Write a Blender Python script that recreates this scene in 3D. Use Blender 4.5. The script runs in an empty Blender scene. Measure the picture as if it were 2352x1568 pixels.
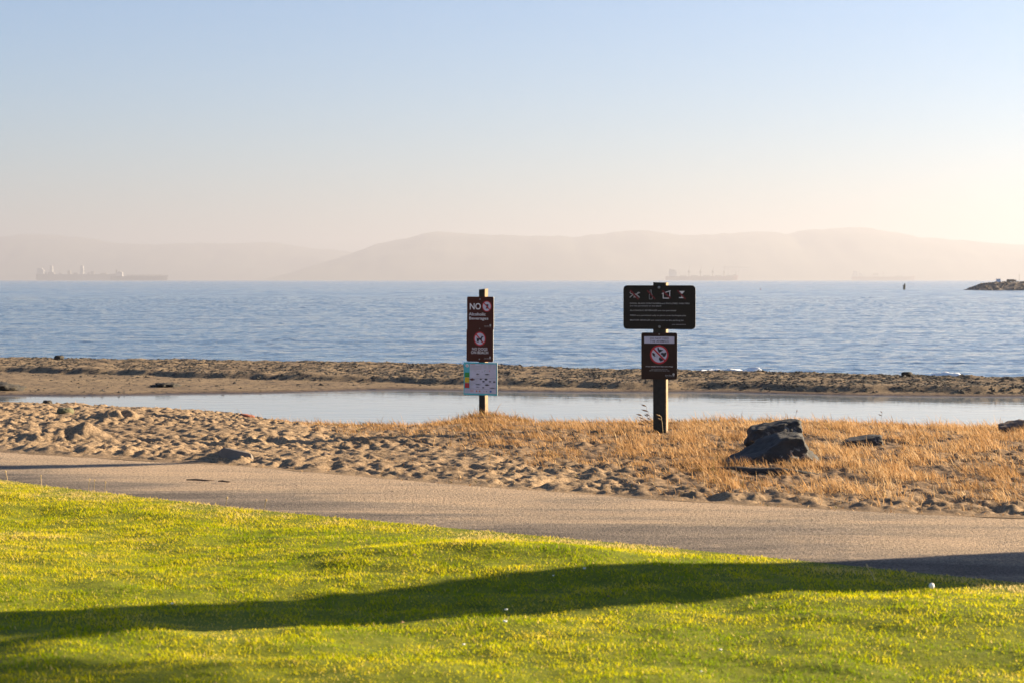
import bpy, bmesh, math, random
import numpy as np
from mathutils import Vector, Matrix, noise as mnoise

rng = np.random.default_rng(7)
random.seed(7)
SC = bpy.context.scene
COL = SC.collection
R = math.radians

# ------------------------------------------------------------------ camera, sky, sun, exposure
EYE = 1.42
FPX = 4390.0                      # focal length in pixels of a 2352 px wide picture
cam_d = bpy.data.cameras.new("camera")
cam = bpy.data.objects.new("camera", cam_d)
COL.objects.link(cam)
cam.location = (0, 0, EYE)
cam.rotation_euler = (R(90), 0, 0)
cam_d.sensor_width = 36.0
cam_d.lens = FPX / 2352 * 36
cam_d.shift_y = -141.0 / 2352
cam_d.clip_start = 0.1
cam_d.clip_end = 60000
cam_d.dof.use_dof = True
cam_d.dof.focus_distance = 20.0
cam_d.dof.aperture_fstop = 6.3
SC.camera = cam

SUN_EL = 18.0
SUN_AZ = 72.0                     # clockwise from +Y (the view direction)
S = Vector((math.cos(R(SUN_EL)) * math.sin(R(SUN_AZ)), math.cos(R(SUN_EL)) * math.cos(R(SUN_AZ)), math.sin(R(SUN_EL))))

world = bpy.data.worlds.new("World")
SC.world = world
world.use_nodes = True
wn = world.node_tree
wn.nodes.clear()
w_out = wn.nodes.new("ShaderNodeOutputWorld")
w_bg = wn.nodes.new("ShaderNodeBackground")
w_sky = wn.nodes.new("ShaderNodeTexSky")
w_sky.sky_type = 'NISHITA'
w_sky.sun_disc = False
w_sky.sun_elevation = R(SUN_EL)
w_sky.sun_rotation = R(SUN_AZ)
w_sky.altitude = 0
w_sky.air_density = 1.0
w_sky.dust_density = 0.7
w_sky.ozone_density = 6.0
w_bg.inputs['Strength'].default_value = 0.042
wn.links.new(w_sky.outputs[0], w_bg.inputs[0])
wn.links.new(w_bg.outputs[0], w_out.inputs[0])

sun_d = bpy.data.lights.new("sun", 'SUN')
sun_d.energy = 5.0
sun_d.angle = R(0.53)
sun_d.color = (1.0, 0.82, 0.57)
sun = bpy.data.objects.new("sun", sun_d)
COL.objects.link(sun)
sun.rotation_euler = S.to_track_quat('Z', 'Y').to_euler()
sun.location = (60, 20, 30)

SC.view_settings.view_transform = 'Standard'
SC.view_settings.look = 'None'
SC.view_settings.exposure = 2.2
SC.view_settings.gamma = 1.0
SC.view_settings.use_curve_mapping = False
SC.render.engine = 'CYCLES'
SC.cycles.max_bounces = 6
SC.cycles.diffuse_bounces = 2
SC.cycles.glossy_bounces = 3
SC.cycles.transmission_bounces = 3
SC.cycles.transparent_max_bounces = 6
SC.cycles.volume_bounces = 0
SC.cycles.use_denoising = True
SC.cycles.denoiser = 'OPENIMAGEDENOISE'
SC.cycles.denoising_prefilter = 'ACCURATE'
SC.render.filter_size = 1.05
SC.cycles.use_adaptive_sampling = False

# ------------------------------------------------------------------ helpers
def px(pxx, pyy, Y):
    """point at distance Y for a position in the 2352 px wide picture"""
    return Vector(((pxx - 1176) / FPX * Y, Y, EYE - (pyy - 643) / FPX * Y))


def tag(o, label=None, cat=None, group=None, kind=None):
    if label: o['label'] = label
    if cat: o['category'] = cat
    if group: o['group'] = group
    if kind: o['kind'] = kind
    return o


def empty(name, loc, rz=0.0):
    o = bpy.data.objects.new(name, None)
    COL.objects.link(o)
    o.empty_display_size = 0.1
    o.location = loc
    o.rotation_euler = (0, 0, rz)
    return o


def link(name, me, mat=None, parent=None):
    o = bpy.data.objects.new(name, me)
    COL.objects.link(o)
    if mat is not None:
        me.materials.append(mat)
    if parent is not None:
        o.parent = parent
    return o


def from_bm(name, bm, mat=None, parent=None, smooth=False):
    me = bpy.data.meshes.new(name)
    bmesh.ops.recalc_face_normals(bm, faces=bm.faces[:])
    bm.to_mesh(me)
    bm.free()
    if smooth:
        me.shade_smooth()
    return link(name, me, mat, parent)


def from_np(name, v, faces_flat, sizes, mat=None, parent=None, smooth=False):
    me = bpy.data.meshes.new(name)
    v = np.ascontiguousarray(v, dtype=np.float32)
    faces_flat = np.ascontiguousarray(faces_flat, dtype=np.int32)
    sizes = np.ascontiguousarray(sizes, dtype=np.int32)
    me.vertices.add(len(v))
    me.vertices.foreach_set('co', v.ravel())
    me.loops.add(len(faces_flat))
    me.loops.foreach_set('vertex_index', faces_flat)
    me.polygons.add(len(sizes))
    starts = np.concatenate(([0], np.cumsum(sizes)[:-1])).astype(np.int32)
    me.polygons.foreach_set('loop_start', starts)
    me.update(calc_edges=True)
    me.validate()
    if smooth:
        me.shade_smooth()
    return link(name, me, mat, parent)


def grid_mesh(name, X, Y, Z, mat, smooth=True, parent=None):
    ny, nx = X.shape
    v = np.stack([X, Y, Z], -1).reshape(-1, 3)
    i = np.arange(nx - 1)[None, :] + nx * np.arange(ny - 1)[:, None]
    f = np.stack([i, i + 1, i + 1 + nx, i + nx], -1).reshape(-1)
    return from_np(name, v, f, np.full((ny - 1) * (nx - 1), 4), mat, parent, smooth)


def gnoise(x, y, seed=0):
    """gradient noise, about -0.7 .. 0.7"""
    x = np.asarray(x, float); y = np.asarray(y, float)
    x, y = np.broadcast_arrays(x, y)
    ix = np.floor(x).astype(np.int64); iy = np.floor(y).astype(np.int64)
    fx = x - ix; fy = y - iy
    u = fx * fx * fx * (fx * (fx * 6 - 15) + 10)
    w = fy * fy * fy * (fy * (fy * 6 - 15) + 10)

    def g(jx, jy, dx, dy):
        h = (jx * 374761393 + jy * 668265263 + seed * 974711) & 0xFFFFFFFF
        h = ((h ^ (h >> 13)) * 1274126177) & 0xFFFFFFFF
        h = (h ^ (h >> 16)) & 0xFFFF
        a = h * (2 * math.pi / 65536)
        return np.cos(a) * dx + np.sin(a) * dy
    n00 = g(ix, iy, fx, fy); n10 = g(ix + 1, iy, fx - 1, fy)
    n01 = g(ix, iy + 1, fx, fy - 1); n11 = g(ix + 1, iy + 1, fx - 1, fy - 1)
    return (n00 * (1 - u) + n10 * u) * (1 - w) + (n01 * (1 - u) + n11 * u) * w


def fbm(x, y, octv=4, seed=0, gain=0.5):
    s = 0; a = 1.0
    for k in range(octv):
        s = s + a * gnoise(x * 2 ** k + 17.3 * k, y * 2 ** k - 9.1 * k, seed + k)
        a *= gain
    return s


def sst(a, b, x):
    t = np.clip((x - a) / (b - a), 0, 1)
    return t * t * (3 - 2 * t)


# ------------------------------------------------------------------ materials
def mat_new(name):
    m = bpy.data.materials.new(name)
    m.use_nodes = True
    nt = m.node_tree
    b = nt.nodes.get('Principled BSDF')
    return m, nt, b


def N(nt, kind, **kw):
    n = nt.nodes.new(kind)
    for k, v in kw.items():
        setattr(n, k, v)
    return n


def noise_tex(nt, vec, scale, detail=4, rough=0.55, dist=0.0):
    n = N(nt, 'ShaderNodeTexNoise')
    n.inputs['Scale'].default_value = scale
    n.inputs['Detail'].default_value = detail
    n.inputs['Roughness'].default_value = rough
    n.inputs['Distortion'].default_value = dist
    if vec is not None:
        nt.links.new(vec, n.inputs['Vector'])
    return n


def ramp(nt, fac, stops):
    r = N(nt, 'ShaderNodeValToRGB')
    e = r.color_ramp.elements
    while len(e) > len(stops):
        e.remove(e[-1])
    while len(e) < len(stops):
        e.new(0.5)
    for el, (p, c) in zip(e, stops):
        el.position = p
        el.color = c if len(c) == 4 else (*c, 1)
    nt.links.new(fac, r.inputs[0])
    return r


def mixc(nt, fac, a, b, mode='MIX'):
    m = N(nt, 'ShaderNodeMix', data_type='RGBA', blend_type=mode)
    for sock, v in ((m.inputs[0], fac), (m.inputs[6], a), (m.inputs[7], b)):
        if hasattr(v, 'is_linked'):
            nt.links.new(v, sock)
        elif isinstance(v, (int, float)):
            sock.default_value = v
        else:
            sock.default_value = v if len(v) == 4 else (*v, 1)
    return m.outputs[2]


def math_n(nt, op, a, b=None):
    m = N(nt, 'ShaderNodeMath', operation=op)
    for sock, v in zip(m.inputs, (a, b)):
        if v is None: continue
        if hasattr(v, 'is_linked'):
            nt.links.new(v, sock)
        else:
            sock.default_value = v
    return m.outputs[0]


def coords(nt, scale=(1, 1, 1), rot=(0, 0, 0)):
    tc = N(nt, 'ShaderNodeTexCoord')
    mp = N(nt, 'ShaderNodeMapping')
    mp.inputs['Scale'].default_value = scale
    mp.inputs['Rotation'].default_value = rot
    nt.links.new(tc.outputs['Object'], mp.inputs['Vector'])
    return mp.outputs[0]


def bump(nt, b, height, strength=1.0, dist=1.0):
    bp = N(nt, 'ShaderNodeBump')
    bp.inputs['Strength'].default_value = strength
    bp.inputs['Distance'].default_value = dist
    nt.links.new(height, bp.inputs['Height'])
    nt.links.new(bp.outputs[0], b.inputs['Normal'])
    return bp


def simple(name, c1, c2=None, scale=8.0, rough=0.6, bump_d=0.0, spec=0.3, metal=0.0):
    m, nt, b = mat_new(name)
    b.inputs['Roughness'].default_value = rough
    b.inputs['Specular IOR Level'].default_value = spec
    b.inputs['Metallic'].default_value = metal
    c2 = c2 or tuple(v * 0.8 for v in c1)
    v = coords(nt)
    n = noise_tex(nt, v, scale, 5, 0.6)
    r = ramp(nt, n.outputs[0], [(0.32, c2), (0.68, c1)])
    nt.links.new(r.outputs[0], b.inputs['Base Color'])
    if bump_d:
        bump(nt, b, n.outputs[0], 1.0, bump_d)
    return m


def mat_sand(name, light, dark, wrack, wrack_amt, wet_z=None):
    m, nt, b = mat_new(name)
    b.inputs['Roughness'].default_value = 0.95
    b.inputs['Specular IOR Level'].default_value = 0.1
    v = coords(nt)
    big = noise_tex(nt, v, 0.7, 4, 0.6)
    c = ramp(nt, big.outputs[0], [(0.3, dark), (0.7, light)]).outputs[0]
    fine = noise_tex(nt, v, 60, 3, 0.7)
    f = ramp(nt, fine.outputs[0], [(0.38, (0.55, 0.52, 0.5)), (0.62, (1.15, 1.13, 1.1))]).outputs[0]
    c = mixc(nt, 1.0, c, f, 'MULTIPLY')
    wk = noise_tex(nt, v, 9, 6, 0.75, 0.6)
    wf = ramp(nt, wk.outputs[0], [(0.60 - wrack_amt, (0, 0, 0)), (0.68 - wrack_amt, (1, 1, 1))]).outputs[0]
    c = mixc(nt, wf, c, wrack)
    if name == 'dry_sand':
        th = N(nt, 'ShaderNodeAttribute', attribute_name='thatch')
        tn = ramp(nt, noise_tex(nt, v, 22, 4, 0.7).outputs[0], [(0.35, (0.075, 0.048, 0.032)), (0.65, (0.25, 0.165, 0.095))]).outputs[0]
        c = mixc(nt, math_n(nt, 'MULTIPLY', th.outputs['Fac'], 0.85), c, tn)
    if wet_z is not None:
        g = N(nt, 'ShaderNodeNewGeometry')
        sx = N(nt, 'ShaderNodeSeparateXYZ')
        nt.links.new(g.outputs['Position'], sx.inputs[0])
        wet = N(nt, 'ShaderNodeMapRange')
        wet.inputs[1].default_value = wet_z
        wet.inputs[2].default_value = wet_z + 0.035
        wet.inputs[3].default_value = 1
        wet.inputs[4].default_value = 0
        nt.links.new(sx.outputs[2], wet.inputs[0])
        c = mixc(nt, wet.outputs[0], c, mixc(nt, 1.0, c, (0.42, 0.40, 0.40), 'MULTIPLY'))
        ro = N(nt, 'ShaderNodeMapRange')
        ro.inputs[3].default_value = 0.95
        ro.inputs[4].default_value = 0.35
        nt.links.new(wet.outputs[0], ro.inputs[0])
        nt.links.new(ro.outputs[0], b.inputs['Roughness'])
    nt.links.new(c, b.inputs['Base Color'])
    bump(nt, b, fine.outputs[0], 0.7, 0.006)
    return m


M_SAND = mat_sand('dry_sand', (0.32, 0.228, 0.140), (0.20, 0.143, 0.092), (0.10, 0.075, 0.055), 0.0, -0.345)
M_BAR = mat_sand('bar_sand', (0.25, 0.185, 0.115), (0.165, 0.122, 0.082), (0.055, 0.042, 0.036), 0.085, -0.345)
M_MUD = simple('ground_mud', (0.16, 0.12, 0.08), rough=0.9)


def mat_path():
    m, nt, b = mat_new('sandy_asphalt')
    b.inputs['Roughness'].default_value = 0.93
    b.inputs['Specular IOR Level'].default_value = 0.12
    v = coords(nt)
    vs = coords(nt, (0.22, 1.0, 1.0), (0, 0, R(30)))
    at = N(nt, 'ShaderNodeAttribute', attribute_name='across')
    streak = noise_tex(nt, vs, 2.2, 6, 0.62, 0.5)
    grain = noise_tex(nt, v, 55, 3, 0.85)
    patch = noise_tex(nt, v, 14, 5, 0.7)
    # sand has blown over the far side of the path, the near side is barer
    s = math_n(nt, 'ADD', streak.outputs[0], math_n(nt, 'MULTIPLY', at.outputs['Fac'], 0.26))
    s = math_n(nt, 'ADD', s, math_n(nt, 'MULTIPLY', patch.outputs[0], 0.30))
    c = ramp(nt, s, [(0.56, (0.115, 0.099, 0.086)), (0.70, (0.20, 0.166, 0.135)), (0.80, (0.30, 0.235, 0.17)), (0.97, (0.40, 0.30, 0.205))]).outputs[0]
    g = ramp(nt, grain.outputs[0], [(0.36, (0.25, 0.24, 0.25)), (0.62, (1.35, 1.3, 1.25))]).outputs[0]
    c = mixc(nt, 0.9, c, g, 'MULTIPLY')
    nt.links.new(c, b.inputs['Base Color'])
    bump(nt, b, grain.outputs[0], 1.0, 0.016)
    return m


M_PATH = mat_path()


def mat_blade(name, stops, trans=0.45, rough=0.6):
    """leaf material: the tint attribute of each blade picks its own colour"""
    m, nt, b = mat_new(name)
    at = N(nt, 'ShaderNodeAttribute', attribute_name='tint')
    c = ramp(nt, at.outputs['Fac'], stops).outputs[0]
    b.inputs['Roughness'].default_value = rough
    b.inputs['Specular IOR Level'].default_value = 0.05
    nt.links.new(c, b.inputs['Base Color'])
    tr = N(nt, 'ShaderNodeBsdfTranslucent')
    nt.links.new(c, tr.inputs['Color'])
    mx = N(nt, 'ShaderNodeMixShader')
    mx.inputs[0].default_value = trans
    out = nt.nodes.get('Material Output')
    nt.links.new(b.outputs[0], mx.inputs[1])
    nt.links.new(tr.outputs[0], mx.inputs[2])
    nt.links.new(mx.outputs[0], out.inputs['Surface'])
    return m


M_LAWN = mat_blade('lawn_blade', [(0.0, (0.16, 0.23, 0.002)), (0.42, (0.44, 0.42, 0.002)), (0.72, (0.60, 0.48, 0.016)), (1.0, (0.60, 0.45, 0.18))], 0.55)
M_STRAW = mat_blade('straw', [(0.0, (0.13, 0.12, 0.03)), (0.22, (0.24, 0.125, 0.05)), (0.6, (0.50, 0.29, 0.12)), (1.0, (0.66, 0.48, 0.27))], 0.3)
M_LAWN_SOIL = simple('lawn_soil', (0.17, 0.175, 0.012), (0.08, 0.10, 0.008), 9, 0.95, 0.01, 0.1)


def mat_water(name, base, amp, rough0, shore=False):
    m, nt, b = mat_new(name)
    b.inputs['Base Color'].default_value = (*base, 1)
    b.inputs['IOR'].default_value = 1.333
    b.inputs['Roughness'].default_value = rough0
    tot = None
    for sc, a, sx, rz, seed in amp:
        v = coords(nt, (sx * sc, sc, sc), (0, 0, R(rz)))
        n = noise_tex(nt, v, 1.0, 3, 0.55, 0.3)
        t = math_n(nt, 'MULTIPLY', n.outputs[0], a)
        tot = t if tot is None else math_n(nt, 'ADD', tot, t)
    bump(nt, b, tot, 1.0, 1.0)
    return m


M_SEA = mat_water('sea_water', (0.055, 0.10, 0.155), [(0.16, 0.45, 0.45, 12, 0), (0.8, 0.16, 0.45, -8, 1), (3.0, 0.05, 0.5, 5, 2)], 0.1)
M_BAY = mat_water('bay_water', (0.045, 0.10, 0.175), [(0.10, 0.55, 0.45, 12, 0), (0.5, 0.24, 0.45, -8, 1), (2.0, 0.06, 0.5, 5, 2)], 0.14)
M_POND = mat_water('pond_water', (0.16, 0.18, 0.20), [(0.9, 0.004, 0.4, 6, 0), (5.0, 0.0026, 0.4, -6, 1)], 0.05)
M_WAVE = mat_water('shallow_wave', (0.26, 0.22, 0.085), [(3.0, 0.02, 0.4, 0, 0)], 0.2)
M_FOAM = simple('foam_white', (0.82, 0.82, 0.80), (0.7, 0.7, 0.7), 20, 0.8)

# ------------------------------------------------------------------ ground: boundary curves in metres
def curve(pts):
    p = np.array(sorted(pts), float)
    return lambda x: np.interp(x, p[:, 0], p[:, 1])


def smooth_curve(pts):
    f = curve(pts)
    def g(x):
        x = np.asarray(x, float)
        s = 0
        for d in (-0.5, -0.25, 0, 0.25, 0.5):
            s = s + f(x + d)
        return s / 5
    return g


def wcurve(pts, z):
    return smooth_curve([((a - 1176) / FPX * ((EYE - z) * FPX / (b - 643)), (EYE - z) * FPX / (b - 643)) for a, b in pts])


POND_Z, SEA_Z = -0.35, -0.38
c_lawn = smooth_curve([(-60, 36), (-7, 17.1), (-3.62, 13.5), (-1.84, 11.94), (-.44, 10.95), (.75, 10.15), (1.78, 9.38), (2.5, 8.78), (4, 8.1), (8, 7.2), (60, 4)])
c_path = smooth_curve([(-60, 38), (-8, 18.6), (-4.2, 15.7), (-3.45, 15.35), (-2.72, 14.95), (-1.69, 14.36), (-.72, 13.49), (.41, 12.7), (1.18, 12.25), (1.9, 11.8), (2.6, 11.54), (3.07, 11.4), (5, 10.8), (9, 9.9), (60, 7)])
_near = [(-60, 904), (0, 904.5), (110, 906.5), (188, 910), (300, 914), (376, 916), (560, 921), (620, 932), (700, 943), (790, 950), (950, 953), (1180, 951), (1480, 955), (1700, 955), (1900, 959), (2050, 962), (2352, 965)]
_far = [(0, 907), (200, 908), (376, 904), (600, 902), (760, 897), (850, 894), (1065, 896), (1300, 900), (1600, 899), (1800, 903), (2000, 908), (2352, 910)]
_step = [(0, 850), (300, 858), (600, 867), (900, 872), (1200, 880), (1500, 884), (1700, 890), (1900, 896), (2352, 900)]
_crest = [(0, 826), (188, 829), (376, 830), (658, 834), (941, 838), (1065, 843), (1400, 853), (1600, 856), (1800, 860), (2000, 866), (2352, 873)]
c_near = wcurve(_near, POND_Z)
c_far = wcurve(_far, POND_Z)
_c_step = wcurve(_step, -0.25)
c_step = lambda x: np.maximum(_c_step(x), c_far(x) + 0.18)
c_crest = wcurve(_crest, -0.21)
c_straw = smooth_curve([(-3.2, 21.0), (-2.6, 19.7), (-1.5, 17.6), (-.67, 16.75), (.08, 14.8), (.72, 13.3), (1.3, 12.6), (1.9, 12.1), (2.5, 11.9), (3.6, 11.7), (9, 11.0)])
POST_L = (-0.310, 20.8)
POST_R = (1.400, 18.0)


def z_lawn(x, y):
    d = c_lawn(x) - y                       # how far inside the lawn
    u = sst(0.0, 1.2, d)
    z = 0.010 + 0.02 * u
    z = z + u * (0.11 * gnoise(x * 0.30 + 3.1, y * 0.34 + 1.7, 5) + 0.035 * gnoise(x * 0.9, y * 0.9, 6)) + 0.026 * fbm(x * 1.9, y * 2.4, 3, 8) * u
    z = z + 0.03 * np.exp(-(((x - 2.0) / 1.3) ** 2 + ((y - 8.1) / 0.75) ** 2)) * u
    z = z + 0.05 * np.exp(-(((x + 0.1) / 0.9) ** 2 + ((y - 9.7) / 0.45) ** 2)) * u
    z = z + 0.06 * sst(9, 3, y)
    return z


def z_path(x, y):
    return 0.008 * gnoise(x * 0.8, y * 0.8, 11) + 0.003 * gnoise(x * 4, y * 4, 12)


def straw_mask(x, y):
    m = sst(-0.6, 1.9, y - c_straw(x) + 0.9 * fbm(x * 1.1, y * 1.1, 3, 31))
    m = m * sst(0.4, 1.6, c_near(x) - y) * sst(-3.4, -1.2, x + 0.6 * gnoise(x, y, 33))
    bald = sst(0.1, 0.4, gnoise(x * 0.9 + 4, y * 0.9, 35))
    # a barer sandy spot to the right of the boulders
    spot = np.exp(-(((x - 4.1) / 0.9) ** 2 + ((y - 14.6) / 0.9) ** 2))
    return m * (1 - 0.35 * bald) * (1 - 0.75 * spot)


def z_dune(x, y, fine=True):
    yp, yn = c_path(x), c_near(x)
    edge = sst(0.0, 0.35, y - yp)
    z = 0.012 * edge
    fall = sst(-8.0, 0.3, y - yn)
    z = z - 0.47 * fall
    z = z + 0.07 * np.exp(-((x - 2.5) / 2.6) ** 2 - ((y - 19.8) / 1.1) ** 2)
    z = z + 0.12 * np.exp(-(((x - POST_L[0] - 0.05) / 0.42) ** 2 + ((y - POST_L[1]) / 0.7) ** 2))
    z = z + 0.04 * gnoise(x * 0.5, y * 0.5, 21) * edge
    if fine:
        k = 1 - 0.35 * straw_mask(x, y)
        wob = 0.25 * gnoise(x * 1.5, y * 1.5, 26)
        wa, wb = gnoise(x * 2.0, y * 2.0, 22), gnoise(x * 2.0 + 7, y * 2.0, 23)
        f = fbm((x + 0.08 * wa) * 7.6, (y + 0.08 * wb) * 6.4, 3, 24, 0.58)
        pits = sst(0.15, 0.5, gnoise(x * 7.0 + wa, y * 6.0, 28))
        calm = 0.78 + 0.40 * sst(-0.35, 0.25, gnoise(x * 0.55, y * 0.75, 29))
        z = z + edge * k * calm * (0.042 * f - 0.030 * pits + 0.016 * gnoise(x * 1.4, y * 1.4, 30) + 0.010 * gnoise(x * 3.1, y * 3.1, 32))
        # two larger heaps and a scraped hollow on the left
        for hx, hy, hr, hh in ((-3.85, 17.15, 0.20, 0.13), (-4.22, 16.95, 0.16, 0.09), (-3.95, 19.2, 0.22, 0.10), (-4.0, 15.75, 0.35, 0.06), (-2.2, 15.2, 0.2, 0.06)):
            z = z + edge * hh * np.exp(-(((x - hx) / hr) ** 2 + ((y - hy) / (hr * 1.1)) ** 2))
    return z


def z_bar(x, y, fine=True):
    yf, ys, yc = c_far(x), c_step(x), c_crest(x)
    wig = 0.22 * gnoise(x * 0.9, 3.3, 45) + 0.10 * gnoise(x * 3.1, 1.3, 46)
    z = -0.50 + 0.19 * sst(-1.2, 0.35, y - yf)
    z = z + 0.03 * sst(0, 3.0, y - yf)
    z = z + (0.095 + 0.02 * gnoise(x * 0.35, 0.5, 47)) * sst(-0.02, 0.28, y - ys + wig)
    z = z - 0.30 * sst(0.0, 4.6, y - yc)
    if fine:
        up = sst(-0.1, 0.6, y - ys)
        dry = sst(0.1, 1.4, y - yf)
        a = 0.35 + 0.65 * up
        z = z + dry * a * 0.050 * fbm((x + 0.2 * gnoise(x, y, 44)) * 1.9, y * 1.6, 4, 41, 0.62)
    return z


def spread(a, d, far, g=1.35):
    mid = np.arange(-a, a + d / 2, d)
    out = []; s = d; p = a
    while p < far:
        s *= g; p += s; out.append(p)
    out = np.array(out)
    return np.concatenate((-out[::-1], mid, out))


def strip(name, xs, ya, yb, ts, zf, mat, attr=False):
    A, B = ya(xs), yb(xs)
    Y = A[None, :] + (B - A)[None, :] * ts[:, None]
    X = np.broadcast_to(xs[None, :], Y.shape)
    Z = zf(X, Y)
    o = grid_mesh(name, X, Y, Z, mat)
    if attr:
        at = o.data.attributes.new('across', 'FLOAT', 'POINT')
        at.data.foreach_set('value', np.broadcast_to(ts[:, None], Y.shape).astype(np.float32).ravel())
    tag(o, kind='structure')
    return o


xs = spread(4.4, 0.05, 60)
t_l = np.concatenate((np.linspace(0, 0.80, 25)[:-1], np.linspace(0.80, 1, 160)))
strip('lawn', xs, lambda x: np.full_like(x, -32.0), c_lawn, t_l, z_lawn, M_LAWN_SOIL)
strip('path', xs, c_lawn, c_path, np.linspace(0, 1, 40), z_path, M_PATH, True)
xs = spread(5.9, 0.020, 60)
beach = strip('beach', xs, c_path, lambda x: c_near(x) + 1.2, np.linspace(0, 1, 580), z_dune, M_SAND)
_co = np.empty(len(beach.data.vertices) * 3, np.float32)
beach.data.vertices.foreach_get('co', _co)
_co = _co.reshape(-1, 3).astype(float)
_th = np.clip(straw_mask(_co[:, 0], _co[:, 1]) * 1.1 + 0.55 * sst(0.0, 1.5, _co[:, 0]) * sst(1.0, -1.0, c_straw(_co[:, 0]) - _co[:, 1] - 0.6) * (0.5 + gnoise(_co[:, 0] * 2.2, _co[:, 1] * 2.2, 36)), 0, 1)
_at = beach.data.attributes.new('thatch', 'FLOAT', 'POINT')
_at.data.foreach_set('value', _th.astype(np.float32))
xs = spread(11.0, 0.045, 60)
strip('sandbar', xs, lambda x: c_far(x) - 1.2, lambda x: c_crest(x) + 6.5, np.linspace(0, 1, 300), z_bar, M_BAR)


def sheet(name, x0, x1, y0, y1, z, mat):
    bm = bmesh.new()
    bm.faces.new([bm.verts.new(p) for p in ((x0, y0, z), (x1, y0, z), (x1, y1, z), (x0, y1, z))])
    return tag(from_bm(name, bm, mat), kind='structure')


sheet('ground', -600, 600, -300, 70, -0.9, M_MUD)
sheet('pond_water', -60, 60, 20.0, 34.4, POND_Z, M_POND)


def z_sea(x, y):
    wx = x + 1.5 * gnoise(x * 0.11, y * 0.11, 70)
    wy = y + 1.2 * gnoise(x * 0.13 + 5, y * 0.13, 71)
    z = 0.06 * gnoise(wx * 0.26, wy * 0.50, 72) + 0.05 * (0.25 - np.abs(gnoise(wx * 0.55 + wy * 0.12, wy * 1.0, 73)))
    z = z + 0.045 * (0.25 - np.abs(gnoise(wx * 1.7 - wy * 0.2, wy * 2.0, 74))) + 0.030 * gnoise(wx * 3.6, wy * 4.0, 75)
    return z


ys = [34.0]
while ys[-1] < 200: ys.append(ys[-1] * 1.0036)
ys = np.array(ys)
xw = spread(34, 0.19, 160, 1.08)
XX, YY = np.meshgrid(xw, ys)
calm = sst(34.0, 35.5, YY)
tag(grid_mesh('sea_water', XX, YY, SEA_Z + z_sea(XX, YY) * calm * (1 + 0.6 * sst(60, 150, YY)), M_SEA), kind='structure')
# the open bay beyond, with its longer swell
while ys[-1] < 2600: ys = np.append(ys, ys[-1] * 1.0060)
ys = ys[ys > 198]
xw = spread(130, 1.3, 9000, 1.10)
XX, YY = np.meshgrid(xw, ys)
lo = sst(260, 700, YY)
ZZ = (1 - lo) * (0.14 * gnoise(XX * 0.16, YY * 0.30, 76) + 0.09 * gnoise(XX * 0.4, YY * 0.6, 77)) + lo * (0.22 * gnoise(XX * 0.05, YY * 0.09, 78)) + 0.12 * lo * gnoise(XX * 0.14, YY * 0.17, 79)
tag(grid_mesh('sea_water', XX, YY, SEA_Z - 0.03 + ZZ, M_BAY), kind='structure')
sheet('sea_water', -9000, 9000, 60, 15500, SEA_Z - 0.45, M_BAY)

# ------------------------------------------------------------------ hills across the bay
M_HILL = simple('far_hill', (0.10, 0.095, 0.06), (0.05, 0.06, 0.04), 0.004, 0.95)


def hill(name, prof, D, W, seed):
    p = np.array(prof, float)
    hx = (p[:, 0] - 1176) / FPX * D
    hz = EYE + (643 - p[:, 1]) / FPX * D
    X = np.linspace(hx[0], hx[-1], 420)
    rz = np.interp(X, hx, hz)
    k = np.ones(5) / 5
    rz = np.convolve(np.pad(rz, 2, mode='edge'), k, 'valid')
    rz = rz + np.minimum(1, rz / 80) * (13 * gnoise(X / 260, X * 0 + .3, seed + 1) + 8 * gnoise(X / 90, X * 0 + .7, seed + 2) + 2.5 * gnoise(X / 35, X * 0 + .9, seed + 4))
    v = np.linspace(-1, 1, 41)
    XX, VV = np.meshgrid(X, v)
    fall = np.cos(VV * math.pi / 2) ** 0.9
    gul = fbm(XX / 420, VV * 2.4, 4, seed)
    Z = rz[None, :] * fall * (1 + 0.6 * gul * (1 - fall)) + 5 * fbm(XX / 70, VV * 9, 3, seed + 9) * fall
    Y = D + VV * W + 180 * gnoise(XX / 900, VV * 0 + 0.5, seed + 3)
    return tag(grid_mesh(name, XX, Y, Z - 1.5, M_HILL), kind='structure')


hill('hill', [(-900, 575), (-500, 548), (-250, 540), (-60, 552), (0, 549), (40, 544), (80, 538), (130, 541), (200, 546), (250, 555), (300, 560), (400, 561), (480, 558), (560, 557), (620, 558), (680, 564), (740, 571), (790, 577), (900, 590), (1050, 615), (1200, 642)], 13000, 1500, 51)
hill('hill', [(640, 641), (690, 627), (730, 612), (790, 590), (850, 567), (900, 553), (960, 541), (1000, 534), (1060, 536), (1130, 540), (1250, 540), (1310, 545), (1370, 539), (1430, 533), (1500, 531), (1560, 536), (1620, 538), (1680, 535), (1740, 528), (1775, 531), (1810, 536), (1850, 528), (1900, 524), (1945, 520), (2000, 524), (2050, 530), (2110, 542), (2180, 551), (2250, 557), (2352, 562), (2600, 570), (3000, 590), (3400, 640)], 10400, 1300, 61)

# ------------------------------------------------------------------ haze
def box_bm(bm, c, s, rot=None):
    m = Matrix.Translation(c) @ (rot.to_4x4() if rot is not None else Matrix.Identity(4)) @ Matrix.Diagonal((*s, 1))
    return bmesh.ops.create_cube(bm, size=1.0, matrix=m)['verts']


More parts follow.
